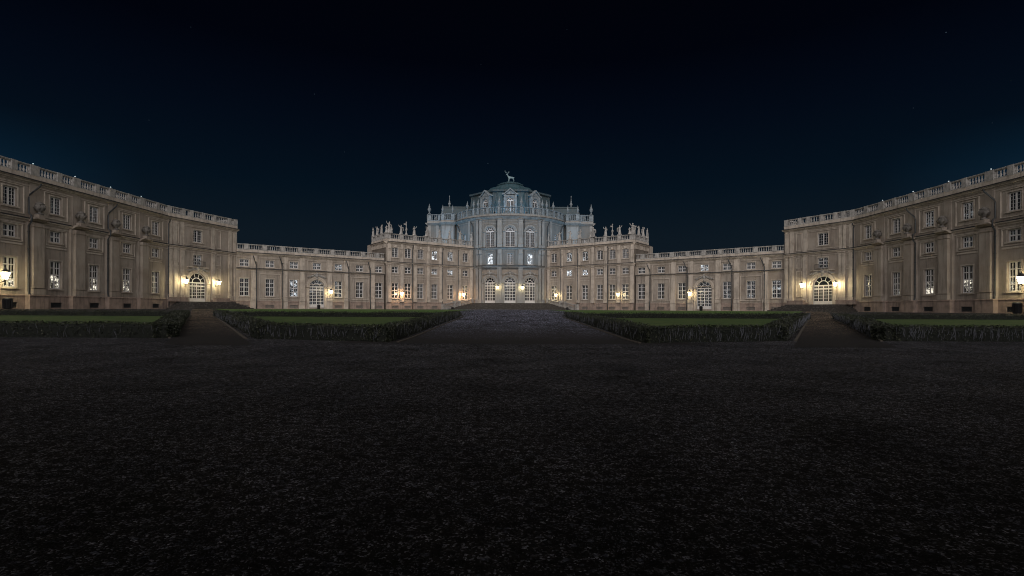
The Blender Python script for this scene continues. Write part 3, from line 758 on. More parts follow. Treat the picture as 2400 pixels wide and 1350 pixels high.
for u in bays:
    archivolt(tr, f, u, 1.22, .6, 5.75, .22, jamb=1.3); archivolt(tr, f, u, 1.05, .4, 16.85, .2, jamb=13.4)
    rframe_out(tr, f, u - 1.65, u + 1.65, 13.4, 18.6, .1, .06); surround(tr, f, u, 9.75, 12.1, 1.24, True, .1)
    rframe(tr, f, u - 1.1, u + 1.1, 9.7, 12.7, .07, .03)
for a in (-33, -29.3, -9.8, 9.8, 29.3, 33):
    u = deg(a); wd = .95 if abs(a) < 15 else .6
    pilaster(tr, f, u, wd, 1.4, 9.1, .18); fbox(tr, f, u - wd / 2, u + wd / 2, 9.5, 12.95, -.03, .12)
    fbox(tr, f, u - .32, u + .32, 12.0, 12.95, 0, .3)
    pilaster(tr, f, u, wd, 13.4, 19.55, .16)
for a in (-66, -44, 44, 66):
    u = deg(a); fbox(tr, f, u - .3, u + .3, 13.4, 19.55, -.03, .12)
tr.build('cornice', trim_hall, root, world=True); flush_edge_lines(root)
for u in bays:
    ornament(f, u, 7.75, 1.0, root)
pl = MB()
e = [deg(-34), bays[0] - 1.85, bays[0] + 1.85, bays[1] - 1.85, bays[1] + 1.85, bays[2] - 1.85, bays[2] + 1.85, deg(34)]
for k in range(0, 8, 2): fbox(pl, f, e[k], e[k + 1], -.2, 1.4, -.05, .3)
pl.build('plinth', plinth_m, root, world=True)
bm_ = MB(); fbox(bm_, f, deg(-100), deg(100), 20.15, 20.6, -.45, .15); bm_.build('parapet', trim_hall, root, world=True)
drum_p = [-90, -78, -66, -57, -48, -38.5, -33, -22, -10.6, 10.6, 22, 33, 38.5, 48, 57, 66, 78, 90]
balustrade(f, deg(-98), deg(98), 20.6, 1.55, [(deg(a), .55) for a in drum_p], root, step=.4, m=stone_cool)
for a in (-31.2, -13.2, 13.2, 31.2):
    mb = MB(); u = deg(a); mb.tube([f.P(u, .5, 19.5), f.P(u, .14, 18.9), f.P(u, .14, 13.5)], .085, 6)
    mb.tube([f.P(u, .14, 12.9), f.P(u, .14, 9.6)], .07, 6); mb.build('downpipe', pipe_m, root, world=True)
for s in (-1, 1): 
    mb = MB(); 
    pts = [f.P(deg(s * 41), .35, 19.4), f.P(deg(s * 38.5), .18, 18.2), f.P(deg(s * 38.5), .18, 13.9)]
    mb.tube(pts, .1, 6); mb.build('downpipe', pipe_m, root, world=True)
    mb = MB(); pts = [f.P(deg(s * 66), .35, 19.4), f.P(deg(s * 62), .18, 18.2), f.P(deg(s * 62), .18, 13.9)]
    mb.tube(pts, .1, 6); mb.build('downpipe', pipe_m, root, world=True)
# roof deck
mb = MB(); mb.lathe([(RAD - .3, 20.2), (RAD - .35, 20.4)], 48, 0, CZ, BASE, smooth=False); mb.build('roof_deck', slate, root, world=True)
# dark octagonal attic behind, then mansard front and stepped copper cap
q = R(22.5)
mb = MB(); mb.lathe([(10.2, 20.3), (10.1, 22), (9.7, 26.2), (10.3, 26.4), (10.35, 26.75), (9.6, 26.9), (7.8, 27.2)], 8, 0, CZ + .5, BASE, q, smooth=False)
for k in range(8):
    a = q + k * R(45)
    mb.tube([((10.25 - .12 * t) * math.cos(a), CZ + .5 + (10.25 - .12 * t) * math.sin(a), BASE + 20.4 + t * 1.18) for t in range(6)], .22, 6, False)
mb.build('attic_roof', slate, root, world=True)
mb = MB()
prof = [(10.0, 20.4), (9.3, 21.0), (8.6, 22.2), (8.05, 23.8), (7.75, 25.4), (7.6, 26.6), (7.75, 26.75), (7.5, 26.95), (6.4, 27.2), (5.6, 27.7), (4.9, 28.35)]
mb.lathe(prof, 8, 0, CZ - 1.6, BASE, q, smooth=False)
for k in range(8):
    a = q + k * R(45)
    mb.tube([(r * math.cos(a), CZ - 1.6 + r * math.sin(a), BASE + z) for r, z in prof[:7]], .16, 5, False)
    for dd in (-.26, .26):
        mb.tube([(r * math.cos(a + dd * .9) * .95, CZ - 1.6 + r * math.sin(a + dd * .9) * .95, BASE + z) for r, z in prof[:6]], .09, 4, False)
mb.build('mansard_roof', copper, root, world=True)
mb = MB()
cap = [(5.0, 27.9), (4.85, 28.15), (4.1, 28.75), (4.4, 28.8), (4.4, 28.98), (3.75, 29.15), (3.5, 29.3), (3.0, 29.95), (3.25, 30.0), (3.25, 30.16), (2.75, 30.3), (2.3, 30.6), (1.75, 30.88), (1.6, 31.0), (.6, 31.05)]
cap = [(r_, 27.75 + (z_ - 27.9) * .78) for r_, z_ in cap]
mb.lathe(cap, 8, 0, CZ - .8, BASE, q, smooth=False)
for k in range(8):
    a = q + k * R(45)
    for i0, i1 in ((1, 3), (5, 8), (10, 13)): mb.tube([(r * math.cos(a), CZ - .8 + r * math.sin(a), BASE + z + .03) for r, z in cap[i0:i1]], .09, 4, False)
for k in range(24):
    a = k * R(15) + R(7.5); kk = math.cos(R(22.5)) / math.cos(((a - q + R(22.5)) % R(45)) - R(22.5)) if False else .93
    mb.tube([(r * kk * math.cos(a), CZ - .8 + r * kk * math.sin(a), BASE + z + .05) for r, z in cap[5:8]], .05, 4, False)
mb.build('dome_cap', copper, root, world=True)
# dormers
def dormer(a):
    rr = 8.4; c = Vector((rr * math.sin(R(a)), CZ - 1.6 - rr * math.cos(R(a)))); t = Vector((math.cos(R(a)), math.sin(R(a))))
    g = Straight(c - t * 1.35, c + t * 1.35); g.L = 2.7
    mb = MB(); wall(mb, g, 0, 2.7, 21.0, 25.8, [(.55, 2.15, 21.6, 24.1, True)], .25)
    # cheeks and pediment
    for u in (0, 2.7):
        mb.add([g.P(u, 0, 21), g.P(u, 0, 25.8), g.P(u, -3, 25.8), g.P(u, -3, 21)], [(0, 1, 2, 3)])
    extr(mb, g, -.1, .35, [(-.1, 21), (-.1, 25.4), (.2, 25.4), (.2, 21)]); extr(mb, g, 2.35, 2.8, [(-.1, 21), (-.1, 25.4), (.2, 25.4), (.2, 21)])
    archivolt(mb, g, 1.35, .8, .2, 24.1, .15)
    pts = [(-.45, 25.35), (.1, 25.36), (.12, 25.5), (1.35, 26.55), (2.58, 25.5), (2.6, 25.36), (3.15, 25.35)]
    for k in range(len(pts) - 1):
        (x0, y0), (x1, y1) = pts[k], pts[k + 1]
        vs = [g.P(x, d, y) for d in (.35, -3.2) for x, y in ((x0, y0), (x1, y1), (x1, y1 + .28), (x0, y0 + .28))]
        mb.add(vs, [(0, 1, 2, 3), (7, 6, 5, 4), (3, 2, 6, 7), (0, 4, 5, 1), (0, 3, 7, 4), (1, 5, 6, 2)])
    mb.add([g.P(0, .01, 25.5)] + [g.P(x, .01, y) for x, y in pts[1:-1]] + [g.P(2.7, .01, 25.5)], [tuple(range(7))])
    o = mb.build('dormer', stone_cool, root, world=True)
    place_win(g, 1.35, 21.6, 1.6, 2.5 + .8, root, 4, 5, P_DARK, True)
for a in (-42, 0, 42): dormer(a)

# ---- upper blocks beside the drum
F_STAT = []
for s, sd in ((-1, 'left'), (1, 'right')):
    def X(a, b): return sorted((s * a, s * b))
    r2 = thing('upper_pavilion', 'square stone upper block with its own balustrade and grey roof, %s of the drum' % sd, 'building', (s * 16, 119.5, BASE), 'upper blocks beside the drum')
    def SF(p0, p1): return Straight(p0, p1) if s < 0 else Straight((-p1[0], p1[1]), (-p0[0], p0[1]))
    g1 = SF((-19.3, 119.5), (-11.2, 119.5)); g2 = SF((-19.3, 132), (-19.3, 119.5)); g3 = SF((-16.0, 118.5), (-12.9, 118.5)); 
    mb = MB(); wx = g1.px(1021 if s < 0 else 1369)
    wall(mb, g1, 0, g1.L, 0, 19.7, [(wx - .6, wx + .6, 14.2, 16.4, False)]); wall(mb, g2, 0, g2.L, 0, 19.7, [])
    fbox(mb, g3, 0, g3.L, 12, 19.6, -1.1, 0)
    mb.build('wall', plaster_hall, r2, world=True)
    place_win(g1, wx, 14.2, 1.2, 2.2, r2, 2, 4, None)
    tr = MB()
    for g in (g1, g2): cornice(tr, g, -.3 if g is g2 else 0, g.L + (.0), 19.55, .6, .55); fbox(tr, g, 0, g.L, 20.15, 20.6, -.4, .1)
    cornice(tr, g3, -.3, g3.L + .3, 19.62, .6, .5); fbox(tr, g3, 0, g3.L, 20.2, 20.62, -1.1, .1)
    for g, u in ((g1, .45), (g1, 2.4), (g1, g1.L - .45)): fbox(tr, g, u - .35, u + .35, 13.5, 19.5, -.03, .12)
    fbox(tr, g3, .2, g3.L - .2, 14, 19.2, -.03, .08)
    tr.build('cornice', trim_hall, r2, world=True)
    balustrade(g1, 0, g1.L, 20.62, 1.5, [(.45, .9), (2.7, .5), (g1.L - .45, .7)] if s < 0 else [(g1.L - .45, .9), (g1.L - 2.7, .5), (.45, .7)], r2, step=.4, m=stone_cool)
    balustrade(g2, 0, g2.L, 20.62, 1.5, [(.45, .7), (4, .5), (8, .5), (g2.L - .45, .8)], r2, step=.4, m=stone_cool)
    balustrade(g3, 0, g3.L, 20.66, 1.5, [(.4, .8), (g3.L - .4, .8)], r2, step=.4, m=stone_cool)
    mb = MB(); a, b = X(19.3, 9); mb.box(a, b, 119.8, 132, BASE + 19.9, BASE + 20.2); mb.build('roof_deck', slate, r2, world=True)
    mb = MB(); a, b = X(17.3, 9.0); y0, y1 = 121.5, 131; z0, z1 = BASE + 20.2, BASE + 24.3
    ia, ib = (a + 1.1, b) if s < 0 else (a, b - 1.1)
    mb.add([(a, y0, z0), (b, y0, z0), (b, y1, z0), (a, y1, z0), (ia, y0 + 1.2, z1), (ib, y0 + 1.2, z1), (ib, y1 - 1.2, z1), (ia, y1 - 1.2, z1)],
           [(0, 1, 5, 4), (1, 2, 6, 5), (2, 3, 7, 6), (3, 0, 4, 7), (4, 5, 6, 7)])
    mb.box(ia - .12, ib + .12, y0 + 1.05, y1 - 1.05, z1, z1 + .3)
    mb.build('roof', slate, r2, world=True)
    F_STAT += [(s * 18.85, 119.3, 20.62 + 1.52, 'tall', sd), (s * 15.6, 118.35, 22.2, 'urn', sd), (s * 13.3, 118.35, 22.2, 'urn', sd), (s * 18.2, 126, 21.5, 'urn', sd)]

# ---- entrance staircase
st = thing('entrance_staircase', 'broad fan of dark stone steps rising to the three central arched doors', 'steps', (0, 106, BASE))
mb = MB(); n = 8; r0 = .175
for k in range(n):
    wb = 13.0 - .62 * k; wt = 8.2; yf = 103.2 + .62 * k; zt = BASE + r0 * (k + 1); zb = BASE - .3 if k == 0 else BASE + r0 * k - .004
    pts = [(-wt, 112.0 + .001 * k), (-wb, yf + 3.4), (-wb * .93, yf + .9), (-wb * .72, yf), (wb * .72, yf), (wb * .93, yf + .9), (wb, yf + 3.4), (wt, 112.0 + .001 * k)]
    m_ = len(pts); mb.add([(x, y, zb) for x, y in pts] + [(x, y, zt) for x, y in pts], [tuple(range(m_, 2 * m_))] + [(i, (i + 1) % m_, m_ + (i + 1) % m_, m_ + i) for i in range(m_)])
o = mb.build('tread', [step_m, step_shade], st, world=True)
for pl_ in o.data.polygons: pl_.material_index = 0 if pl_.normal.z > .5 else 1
lip = MB()
for k in range(n):
    wb = 13.0 - .62 * k; yf = 103.2 + .62 * k; zt = BASE + r0 * (k + 1)
    for (xa, ya), (xb, yb) in (((-wb, yf + 3.4), (-wb * .93, yf + .9)), ((-wb * .93, yf + .9), (-wb * .72, yf)), ((-wb * .72, yf), (wb * .72, yf)), ((wb * .72, yf), (wb * .93, yf + .9)), ((wb * .93, yf + .9), (wb, yf + 3.4))):
        lip.tube([(xa, ya - .01, zt - .03), (xb, yb - .01, zt - .03)], .034, 5, False)
lip.build('nosing', kerb_m, st, world=True)
for s in (-1, 1):
    P0 = Vector((s * 13.6, 103.6)); P1 = Vector((s * 8.1, 111.6)); nb = []
    mb = MB(); L = (P1 - P0).length; D = (P1 - P0) / L; Nn = Vector((D.y, -D.x))
    prof = [(0, 0.0), (3.4, .55), (4.6, .6), (6.0, .7), (L, 1.35)]
    def zz(u):
        for i in range(len(prof) - 1):
            if u <= prof[i + 1][0]: t = (u - prof[i][0]) / (prof[i + 1][0] - prof[i][0]); return BASE + prof[i][1] + t * (prof[i + 1][1] - prof[i][1])
        return BASE + prof[-1][1]
    def strip(h0, h1, wd):
        for i in range(len(prof) - 1):
            q_ = []
            for u in (prof[i][0], prof[i + 1][0]):
                for sg in (-wd, wd):
                    p = P0 + D * u + Nn * sg; q_ += [(p.x, p.y, zz(u) + h0), (p.x, p.y, zz(u) + h1)]
            mb.add(q_, [(0, 4, 5, 1), (2, 3, 7, 6), (1, 5, 7, 3), (0, 2, 6, 4), (0, 1, 3, 2), (4, 6, 7, 5)])
    strip(-1.2, .14, .2); strip(.86, 1.02, .2)
    for u in (0.0, 3.6, 5.2, L - .3):
        p = P0 + D * u; mb.lathe([(.36, -1.0), (.36, 1.08), (.42, 1.1), (.42, 1.2)], 4, p.x, p.y, zz(u), math.atan2(D.y, D.x) + R(45), smooth=False)
    u = .55
    while u < L - .6:
        if min(abs(u - 3.6), abs(u - 5.2)) > .35:
            p = P0 + D * u; mb.lathe([(r * 1.15, .13 + z * .74) for r, z in BAL], 6, p.x, p.y, zz(u))
        u += .33
    mb.build('balustrade', stone, st, world=True)
for s, p in ((-1, 1167), (1, 1221)): lamps.append(('lan', f, deg(s * 9.8) + s * .25, 4.75, lamp_warm, 'L' if s < 0 else 'Rr', 'E'))

# ------------------------------------------------------------------ wall lanterns
def make_lantern(m):
    t = thing('wall_lantern', 'x', 'lantern', (0, 0, 0), 'lit wall lanterns')
    mb = MB(); mb.lathe([(.13, -.42), (.15, -.40), (.30, .12), (.29, .14)], 6, smooth=False); g = mb.build('lamp_glass', m, t)
    mb = MB(); mb.lathe([(.34, .14), (.33, .19), (.20, .34), (.12, .38), (.10, .46), (.03, .50), (.035, .56), (.01, .60)], 6, smooth=False)
    mb.lathe([(.04, -.52), (.14, -.44), (.13, -.41)], 6, smooth=False)
    for k in range(6):
        a = k * R(60); mb.tube([(.155 * math.cos(a), .155 * math.sin(a), -.41), (.31 * math.cos(a), .31 * math.sin(a), .14)], .012, 4, False)
    c = mb.build('lantern_cap', iron, t)
    mb = MB(); mb.tube([(0, 1.12, -.75), (0, .6, -.74), (0, .15, -.62), (0, 0, -.5)], .03, 6)
    mb.tube([(0, 1.12, -.3), (0, .7, -.45), (0, .3, -.67)], .02, 5); mb.box(-.07, .07, 1.09, 1.13, -.95, -.2)
    b = mb.build('bracket', iron, t)
    for q_ in (g, c, b): kid(t, q_)
    return t
protos = {}
names = {'A': 'white glowing lantern on the ground floor of the long %s side wing', 'B': '', 'C': 'lit lantern beside the arched door of the %s low gallery',
         'D': '', 'E': 'lit lantern on the pier %s of the middle arched door of the domed hall'}
cnt = {}
for L_ in lamps:
    if L_[0] != 'lan': continue
    _, ff, u, v, m, sd, kind = L_
    k = (kind, sd); cnt[k] = cnt.get(k, 0) + 1; s = lefts[sd]
    if kind == 'B':
        pos = 'left' if cnt[k] == 1 else 'right'
        lab = 'lit yellow lantern %s of the arched door in the %s pavilion' % (pos, s)
    elif kind == 'D':
        near = (cnt[k] == 2) if sd == 'L' else (cnt[k] == 1)
        lab = 'lit lantern on the %s statue wing, %s' % (s, 'near the entrance staircase' if near else 'near its outer corner')
    else: lab = names[kind] % s
    d = 1.15
    loc = ff.P(u, d, v + .1); rz = ff.ang(u)
    if m.name not in protos:
        protos[m.name] = t = make_lantern(m); t.location = loc; t.rotation_euler = (0, 0, rz); t['label'] = lab
    else: t = copy_tree(protos[m.name], None, loc, rz, lab)
    if kind == 'A': t.scale = (1.15,) * 3
    elif kind in 'B': t.scale = (.95,) * 3

# small lamps on the side-wing parapets
mb = MB(); mb.lathe([(.10, 0), (.10, .12), (.05, .16)], 8); dot_base = mb.mesh('base', iron)
mb = MB(); mb.ball((0, 0, .2), .065); dot_glow = mb.mesh('bulb', dot_m)
ordn = ['first', 'second', 'third', 'fourth']; dc = {}
for L_ in lamps:
    if L_[0] != 'dot': continue
    sd = L_[2]; dc[sd] = dc.get(sd, 0) + 1; k = dc[sd]
    i = 5 - k if sd == 'L' else k
    t = thing('parapet_lamp', 'tiny blue white lamp on the %s side wing parapet, %s from the pavilion' % (lefts[sd], ordn[i - 1]), 'lamp', L_[1], 'tiny lamps on the side wing parapets')
    for nm, me in (('base', dot_base), ('bulb', dot_glow)):
        o = bpy.data.objects.new(nm, me); C.objects.link(o); o.parent = t

# ------------------------------------------------------------------ urns
def make_urn():
    mb = MB(); mb.lathe([(.34, 0), (.34, .12), (.2, .18), (.12, .26), (.16, .32), (.40, .52), (.47, .78), (.42, .98), (.33, 1.06), (.40, 1.12), (.34, 1.2), (.2, 1.32), (.05, 1.36)], 12)
    for k in range(6):
        a = k * R(60); mb.tube([(.36 * math.cos(a), .36 * math.sin(a), .5), (.5 * math.cos(a + .2), .5 * math.sin(a + .2), .78), (.36 * math.cos(a + .3), .36 * math.sin(a + .3), 1.04)], .07, 5)
    return mb.mesh('stone_urn', stone_dark)
um = make_urn(); uc = {}
for p, sd in urn_spots:
    uc.setdefault(sd, []).append(p)
for sd, ps in uc.items():
    ps.sort(key=lambda p: -p[1])
    words = ['first', 'second', 'third', 'fourth', 'fifth', 'sixth']
    for i, p in enumerate(ps):
        o = bpy.data.objects.new('stone_urn', um); C.objects.link(o); o.location = p; o.rotation_euler.z = random.random()
        tag(o, 'rounded stone urn on a pier of the %s side wing, %s from the pavilion' % (lefts[sd], words[i]), 'urn', 'urns on the side wing piers')
def finial_mesh():
    mb = MB(); mb.lathe([(.28, 0), (.28, .15), (.12, .25), (.1, .45), (.32, .75), (.38, 1.0), (.26, 1.25), (.12, 1.35), (.18, 1.5), (.12, 1.65), (.05, 2.0), (.01, 2.15)], 10); return mb.mesh('roof_urn', stone_cool)
fm_ = finial_mesh()
def roof_urn(loc, label, sc_=1):
    o = bpy.data.objects.new('roof_urn', fm_); C.objects.link(o); o.location = loc; o.scale = (sc_,) * 3
    tag(o, label, 'urn', 'pointed stone urns on the drum balustrades')
pos_words = {-48: 'outermost left', -38.5: 'second from the left end', -33: 'third from the left end', -10.6: 'just left of the middle dormer', 10.6: 'just right of the middle dormer', 33: 'third from the right end', 38.5: 'second from the right end', 48: 'outermost right'}
for a, wd in pos_words.items():
    roof_urn(f.P(deg(a), -.1, 22.15), 'pointed stone urn on the curved drum balustrade, ' + wd, .95 if abs(a) > 12 else 1.05)
fw = {0: 'at the outer corner', 1: 'on the outer side of the projecting bay', 2: 'on the inner side of the projecting bay', 3: 'set back behind the corner'}
for k, (x, y, v, kd, sd) in enumerate(F_STAT):
    roof_urn((x, y, BASE + v), 'pointed stone urn %s of the %s upper block' % (fw[k % 4], sd), 1.15 if kd == 'tall' else .9)
for s, sd in ((-1, 'left'), (1, 'right')):
    mb = MB(); mb.lathe([(.5, 0), (.45, .3), (.2, .5), (.14, .9), (.36, 1.2), (.36, 1.45), (.13, 1.7), (.2, 1.9), (.08, 2.2), (.06, 3.0), (.12, 3.1), (.02, 3.4)], 8)
    o = mb.build('spire_finial', stone_cool, None, loc=(s * 14.9, 125.5, BASE + 24.5)); tag(o, 'tall slender spire finial on the grey roof %s of the dome' % sd, 'finial', 'spire finials')

# ------------------------------------------------------------------ statues
def remeshed(mb, name, vox=.045):
    o = mb.build(name, stone); md = o.modifiers.new('m', 'REMESH'); md.mode = 'VOXEL'; md.voxel_size = vox; md.use_smooth_shade = True
    return o
def figure(mb, x=0, y=0, z=0, s=1.0, pose=0, lean=0):
    P = lambda a, b, c: (x + s * a + lean * c * s, y + s * b, z + s * c)
    # draped lower body, torso, neck, head
    mb.tube([P(0, 0, 0), P(.02, 0, .3), P(.03, -.02, .75), P(0, 0, 1.0), P(0, 0, 1.15), P(.02, 0, 1.4), P(0, 0, 1.52), P(0, 0, 1.6)], [.3 * s, .25 * s, .21 * s, .2 * s, .16 * s, .21 * s, .1 * s, .065 * s], 10)
    for k in range(5):
        a = k * 1.3; mb.tube([P(.25 * math.cos(a), .22 * math.sin(a), 0), P(.2 * math.cos(a + .2), .18 * math.sin(a + .2), .6), P(.14 * math.cos(a + .3), .14 * math.sin(a + .3), 1.05)], [.08 * s, .06 * s, .04 * s], 5)
    mb.ball(P(.02, -.03, 1.72), .12 * s, 8, 1.2)
    def arm(sx, pts): mb.tube([P(sx * .19, 0, 1.42)] + [P(*q_) for q_ in pts], [.08 * s, .065 * s, .05 * s, .04 * s][:len(pts) + 1], 6)
    if pose == 0: arm(-1, [(-.38, -.05, 1.6), (-.45, -.1, 1.9)]); arm(1, [(.36, -.02, 1.15), (.2, -.22, 1.05)]); mb.tube([P(.1, .1, 1.4), P(.4, .15, 1.3), P(.45, .1, .6)], [.08 * s, .1 * s, .06 * s], 6)
    if pose == 1: arm(-1, [(-.34, -.02, 1.15), (-.12, -.24, 1.2)]); arm(1, [(.42, -.05, 1.55), (.5, -.1, 1.85)])
    if pose == 2: arm(-1, [(-.34, -.02, 1.15), (-.3, -.2, .9)]); arm(1, [(.34, -.02, 1.15), (.3, -.2, .92)]); mb.tube([P(-.3, -.2, .95), P(-.32, -.2, .1)], [.05 * s, .1 * s], 6)
protos_s = []
mb = MB(); mb.box(-.34, .34, -.3, .3, 0, .18); figure(mb, z=.15, pose=0); protos_s.append(remeshed(mb, 'stone_statue'))
mb = MB(); mb.box(-.34, .34, -.3, .3, 0, .18); figure(mb, z=.15, pose=1, lean=-.03); protos_s.append(remeshed(mb, 'stone_statue'))
mb = MB(); mb.box(-.34, .34, -.3, .3, 0, .18); figure(mb, z=.15, pose=2, lean=.03); protos_s.append(remeshed(mb, 'stone_statue'))
mb = MB(); mb.box(-.6, .6, -.4, .4, 0, .2); figure(mb, x=.12, z=.15, s=1.08, pose=0); figure(mb, x=-.38, y=-.1, z=.15, s=.68, pose=1); figure(mb, x=.48, y=-.15, z=.15, s=.6, pose=2); protos_s.append(remeshed(mb, 'statue_group'))
mb = MB(); mb.lathe([(.3, 0), (.3, .2), (.14, .35), (.1, .7), (.22, .95), (.24, 1.1), (.1, 1.3), (.08, 1.75), (.16, 1.9), (.07, 2.05), (.06, 2.3), (.15, 2.42), (.02, 2.62)], 8)
mb.tube([(0, 0, 2.1), (-.3, 0, 2.02), (-.62, 0, 1.9)], [.05, .08, .04], 6); mb.tube([(0, 0, 2.1), (-.3, 0, 2.2), (-.6, 0, 2.12)], [.05, .06, .03], 6)
mb.tube([(-.1, 0, 1.4), (.2, 0, 1.2), (.14, 0, 1.0)], [.06, .06, .03], 6)
protos_s.append(remeshed(mb, 'trophy_column'))
used = set()
Wd = ['at the outer corner', 'second from the outer corner', 'tall and narrow with a vane-like arm', 'third from the outer corner', 'in the middle of the parapet', 'fourth from the domed hall', 'third from the domed hall', 'second from the domed hall', 'next to the domed hall']
typ = [3, 0, 4, 1, 3, 2, 1, 0, 2]
for ff, u, k, sd in statue_spots:
    s = lefts[sd]
    if k < 20:
        t = typ[k]; nm = {3: 'statue group of several figures', 4: 'stone trophy column'}.get(t, 'stone statue of a robed figure')
        lab = '%s on the %s wing parapet, %s' % (nm, s, Wd[k]); v = 15.02; dd = -.1
        if k == 2: v = 15.0
    else:
        t = (1, 0, 2)[k - 20]; lab = 'stone statue on the receding end parapet of the %s wing, %s from the corner' % (s, ('first', 'second', 'third')[k - 20]); v = 15.02; dd = -.1
    pr = protos_s[t]
    if t in used: o = pr.copy(); C.objects.link(o)
    else: o = pr; used.add(t)
    o.location = ff.P(u, dd, v); o.rotation_euler = (0, 0, ff.ang(u) + random.uniform(-.5, .5) * (0 if t == 4 else 1) + (math.pi if (sd == 'Rr' and t in (0, 1)) else 0))
    sc_ = {3: 1.05, 4: 1.0}.get(t, 1.0) * random.uniform(.93, 1.05) * (1.0 if k != 4 else .98); o.scale = (sc_ * (1.12 if t != 4 else 1), sc_ * 1.1, sc_)
    tag(o, lab, 'statue', 'statues on the wing parapets')

# ------------------------------------------------------------------ stag on the dome
stag = thing('stag_statue', 'pale bronze stag with wide antlers standing on top of the dome', 'statue', (0, CZ - .8, BASE + 30.2)); stag.scale = (.93, .93, .93)
bronze = mat('bronze_patina', (.16, .26, .30), .55, (8, .3, .02), (3, (.25, .33, .33), .4, .7))
J = [((.72, 0, 1.38), .25), ((.2, 0, 1.36), .25), ((-.32, 0, 1.42), .29), ((-.58, 0, 1.66), .19), ((-.72, 0, 1.98), .125), ((-.82, 0, 2.2), .125), ((-1.0, 0, 2.14), .095), ((-1.2, 0, 2.04), .06)]
E = [(i, i + 1) for i in range(7)]
def chain(root_i, pts):
    p = root_i
    for q_ in pts: J.append(q_); E.append((p, len(J) - 1)); p = len(J) - 1
for s in (-1, 1):
    chain(0, [((.66, s * .17, 1.08), .16), ((.92, s * .17, .66), .075), ((.80, s * .17, .3), .055), ((.80, s * .17, .06), .05), ((.73, s * .17, .02), .05)])
    o_ = -.08 if s > 0 else .06
    chain(2, [((-.36 + o_, s * .16, 1.08), .13), ((-.42 + o_, s * .16, .66), .075), ((-.40 + o_, s * .16, .3), .055), ((-.40 + o_, s * .16, .06), .05), ((-.48 + o_, s * .16, .02), .05)])
chain(0, [((.95, 0, 1.42), .07), ((1.02, 0, 1.28), .035)])
for s in (-1, 1): chain(5, [((-.76, s * .14, 2.27), .05), ((-.68, s * .24, 2.3), .02)])
me = bpy.data.meshes.new('body'); me.from_pydata([p for p, r in J], E, []); me.materials.append(bronze)
o = bpy.data.objects.new('body', me); C.objects.link(o); o.parent = stag
md = o.modifiers.new('skin', 'SKIN'); md.use_smooth_shade = True
for i, (p, r) in enumerate(J): me.skin_vertices[0].data[i].radius = (r, r)
me.skin_vertices[0].data[0].use_root = True
o.modifiers.new('sub', 'SUBSURF').levels = 1; o.modifiers['sub'].render_levels = 2
for s in (-1, 1):
    mb = MB(); bx = -.80
    main = [(bx, s * .06, 2.3), (bx + (.10 if s > 0 else -.22), s * .22, 2.5), (bx + (.34 if s > 0 else -.5), s * .32, 2.66), (bx + (.42 if s > 0 else -.62), s * .34, 2.92), (bx + (.36 if s > 0 else -.56), s * .32, 3.14)]
    mb.tube(main, [.055, .05, .048, .042, .02], 6)
    for k, (dx, dz) in ((1, (-.12, .26)), (2, (.16, .24)), (2, (-.14, .3)), (3, (.18, .14))):
        a = main[k]; mb.tube([a, (a[0] + dx * .6, a[1] * 1.1, a[2] + dz * .5), (a[0] + dx, a[1] * 1.15, a[2] + dz)], [.042, .035, .012], 5)
    mb.build('antler', bronze, stag)
mb = MB(); mb.lathe([(1.15, -.08), (1.1, .02)], 12, smooth=False); mb.build('base', bronze, stag)

# ------------------------------------------------------------------ blue floodlights (spot lamps in real housings)
def floodlight(loc, target, power, col, cone, label, blend=.6):
    d = Vector(target) - Vector(loc); t = thing('floodlight', label, 'floodlight', loc, 'blue floodlights trained on the dome', math.atan2(d.y, d.x) - math.pi / 2)
    el = math.atan2(d.z, math.hypot(d.x, d.y))
    mb = MB(); mb.box(-.2, .2, -.22, .05, -.16, .16); mb.box(-.24, .24, .05, .08, -.2, .2); h = mb.build('housing', iron, t, loc=(0, 0, .35)); h.rotation_euler = (el, 0, 0)
    mb = MB(); mb.box(-.18, .18, .082, .09, -.14, .14); g = mb.build('lens', flood_blue, h)
    mb = MB(); mb.box(-.26, -.23, -.03, .03, 0, .4); mb.box(.23, .26, -.03, .03, 0, .4); mb.box(-.26, .26, -.03, .03, -.02, 0); mb.build('bracket', iron, t)
    li = bpy.data.objects.new('floodlight_beam', bpy.data.lights.new('floodlight_beam', 'SPOT')); C.objects.link(li)
    li.data.energy = power; li.data.color = col; li.data.spot_size = R(cone); li.data.spot_blend = blend; li.data.shadow_soft_size = .25
    li.parent = h; li.location = (0, .16, 0); li.rotation_euler = (R(90), 0, 0)
BLUE = (.08, .52, .95)
floodlight((-11.0, 98.5, BASE), (-1.0, 112, 21), 3600, BLUE, 44, 'blue floodlight on the grass left of the entrance staircase')
floodlight((11.0, 98.5, BASE), (1.0, 112, 21), 3600, BLUE, 44, 'blue floodlight on the grass right of the entrance staircase')
floodlight((-17, 111.6, BASE + 13.6), (-8, 121, 25), 1100, BLUE, 110, 'blue floodlight behind the statues on the roof of the left wing')
floodlight((17, 111.6, BASE + 13.6), (8, 121, 25), 900, BLUE, 110, 'blue floodlight behind the statues on the roof of the right wing')
floodlight((-3.5, 110.9, BASE + 20.7), (0, 121, BASE + 29), 300, BLUE, 130, 'blue floodlight on the drum deck, left of the middle dormer')
floodlight((3.5, 110.9, BASE + 20.7), (0, 121, BASE + 29), 300, BLUE, 130, 'blue floodlight on the drum deck, right of the middle dormer')

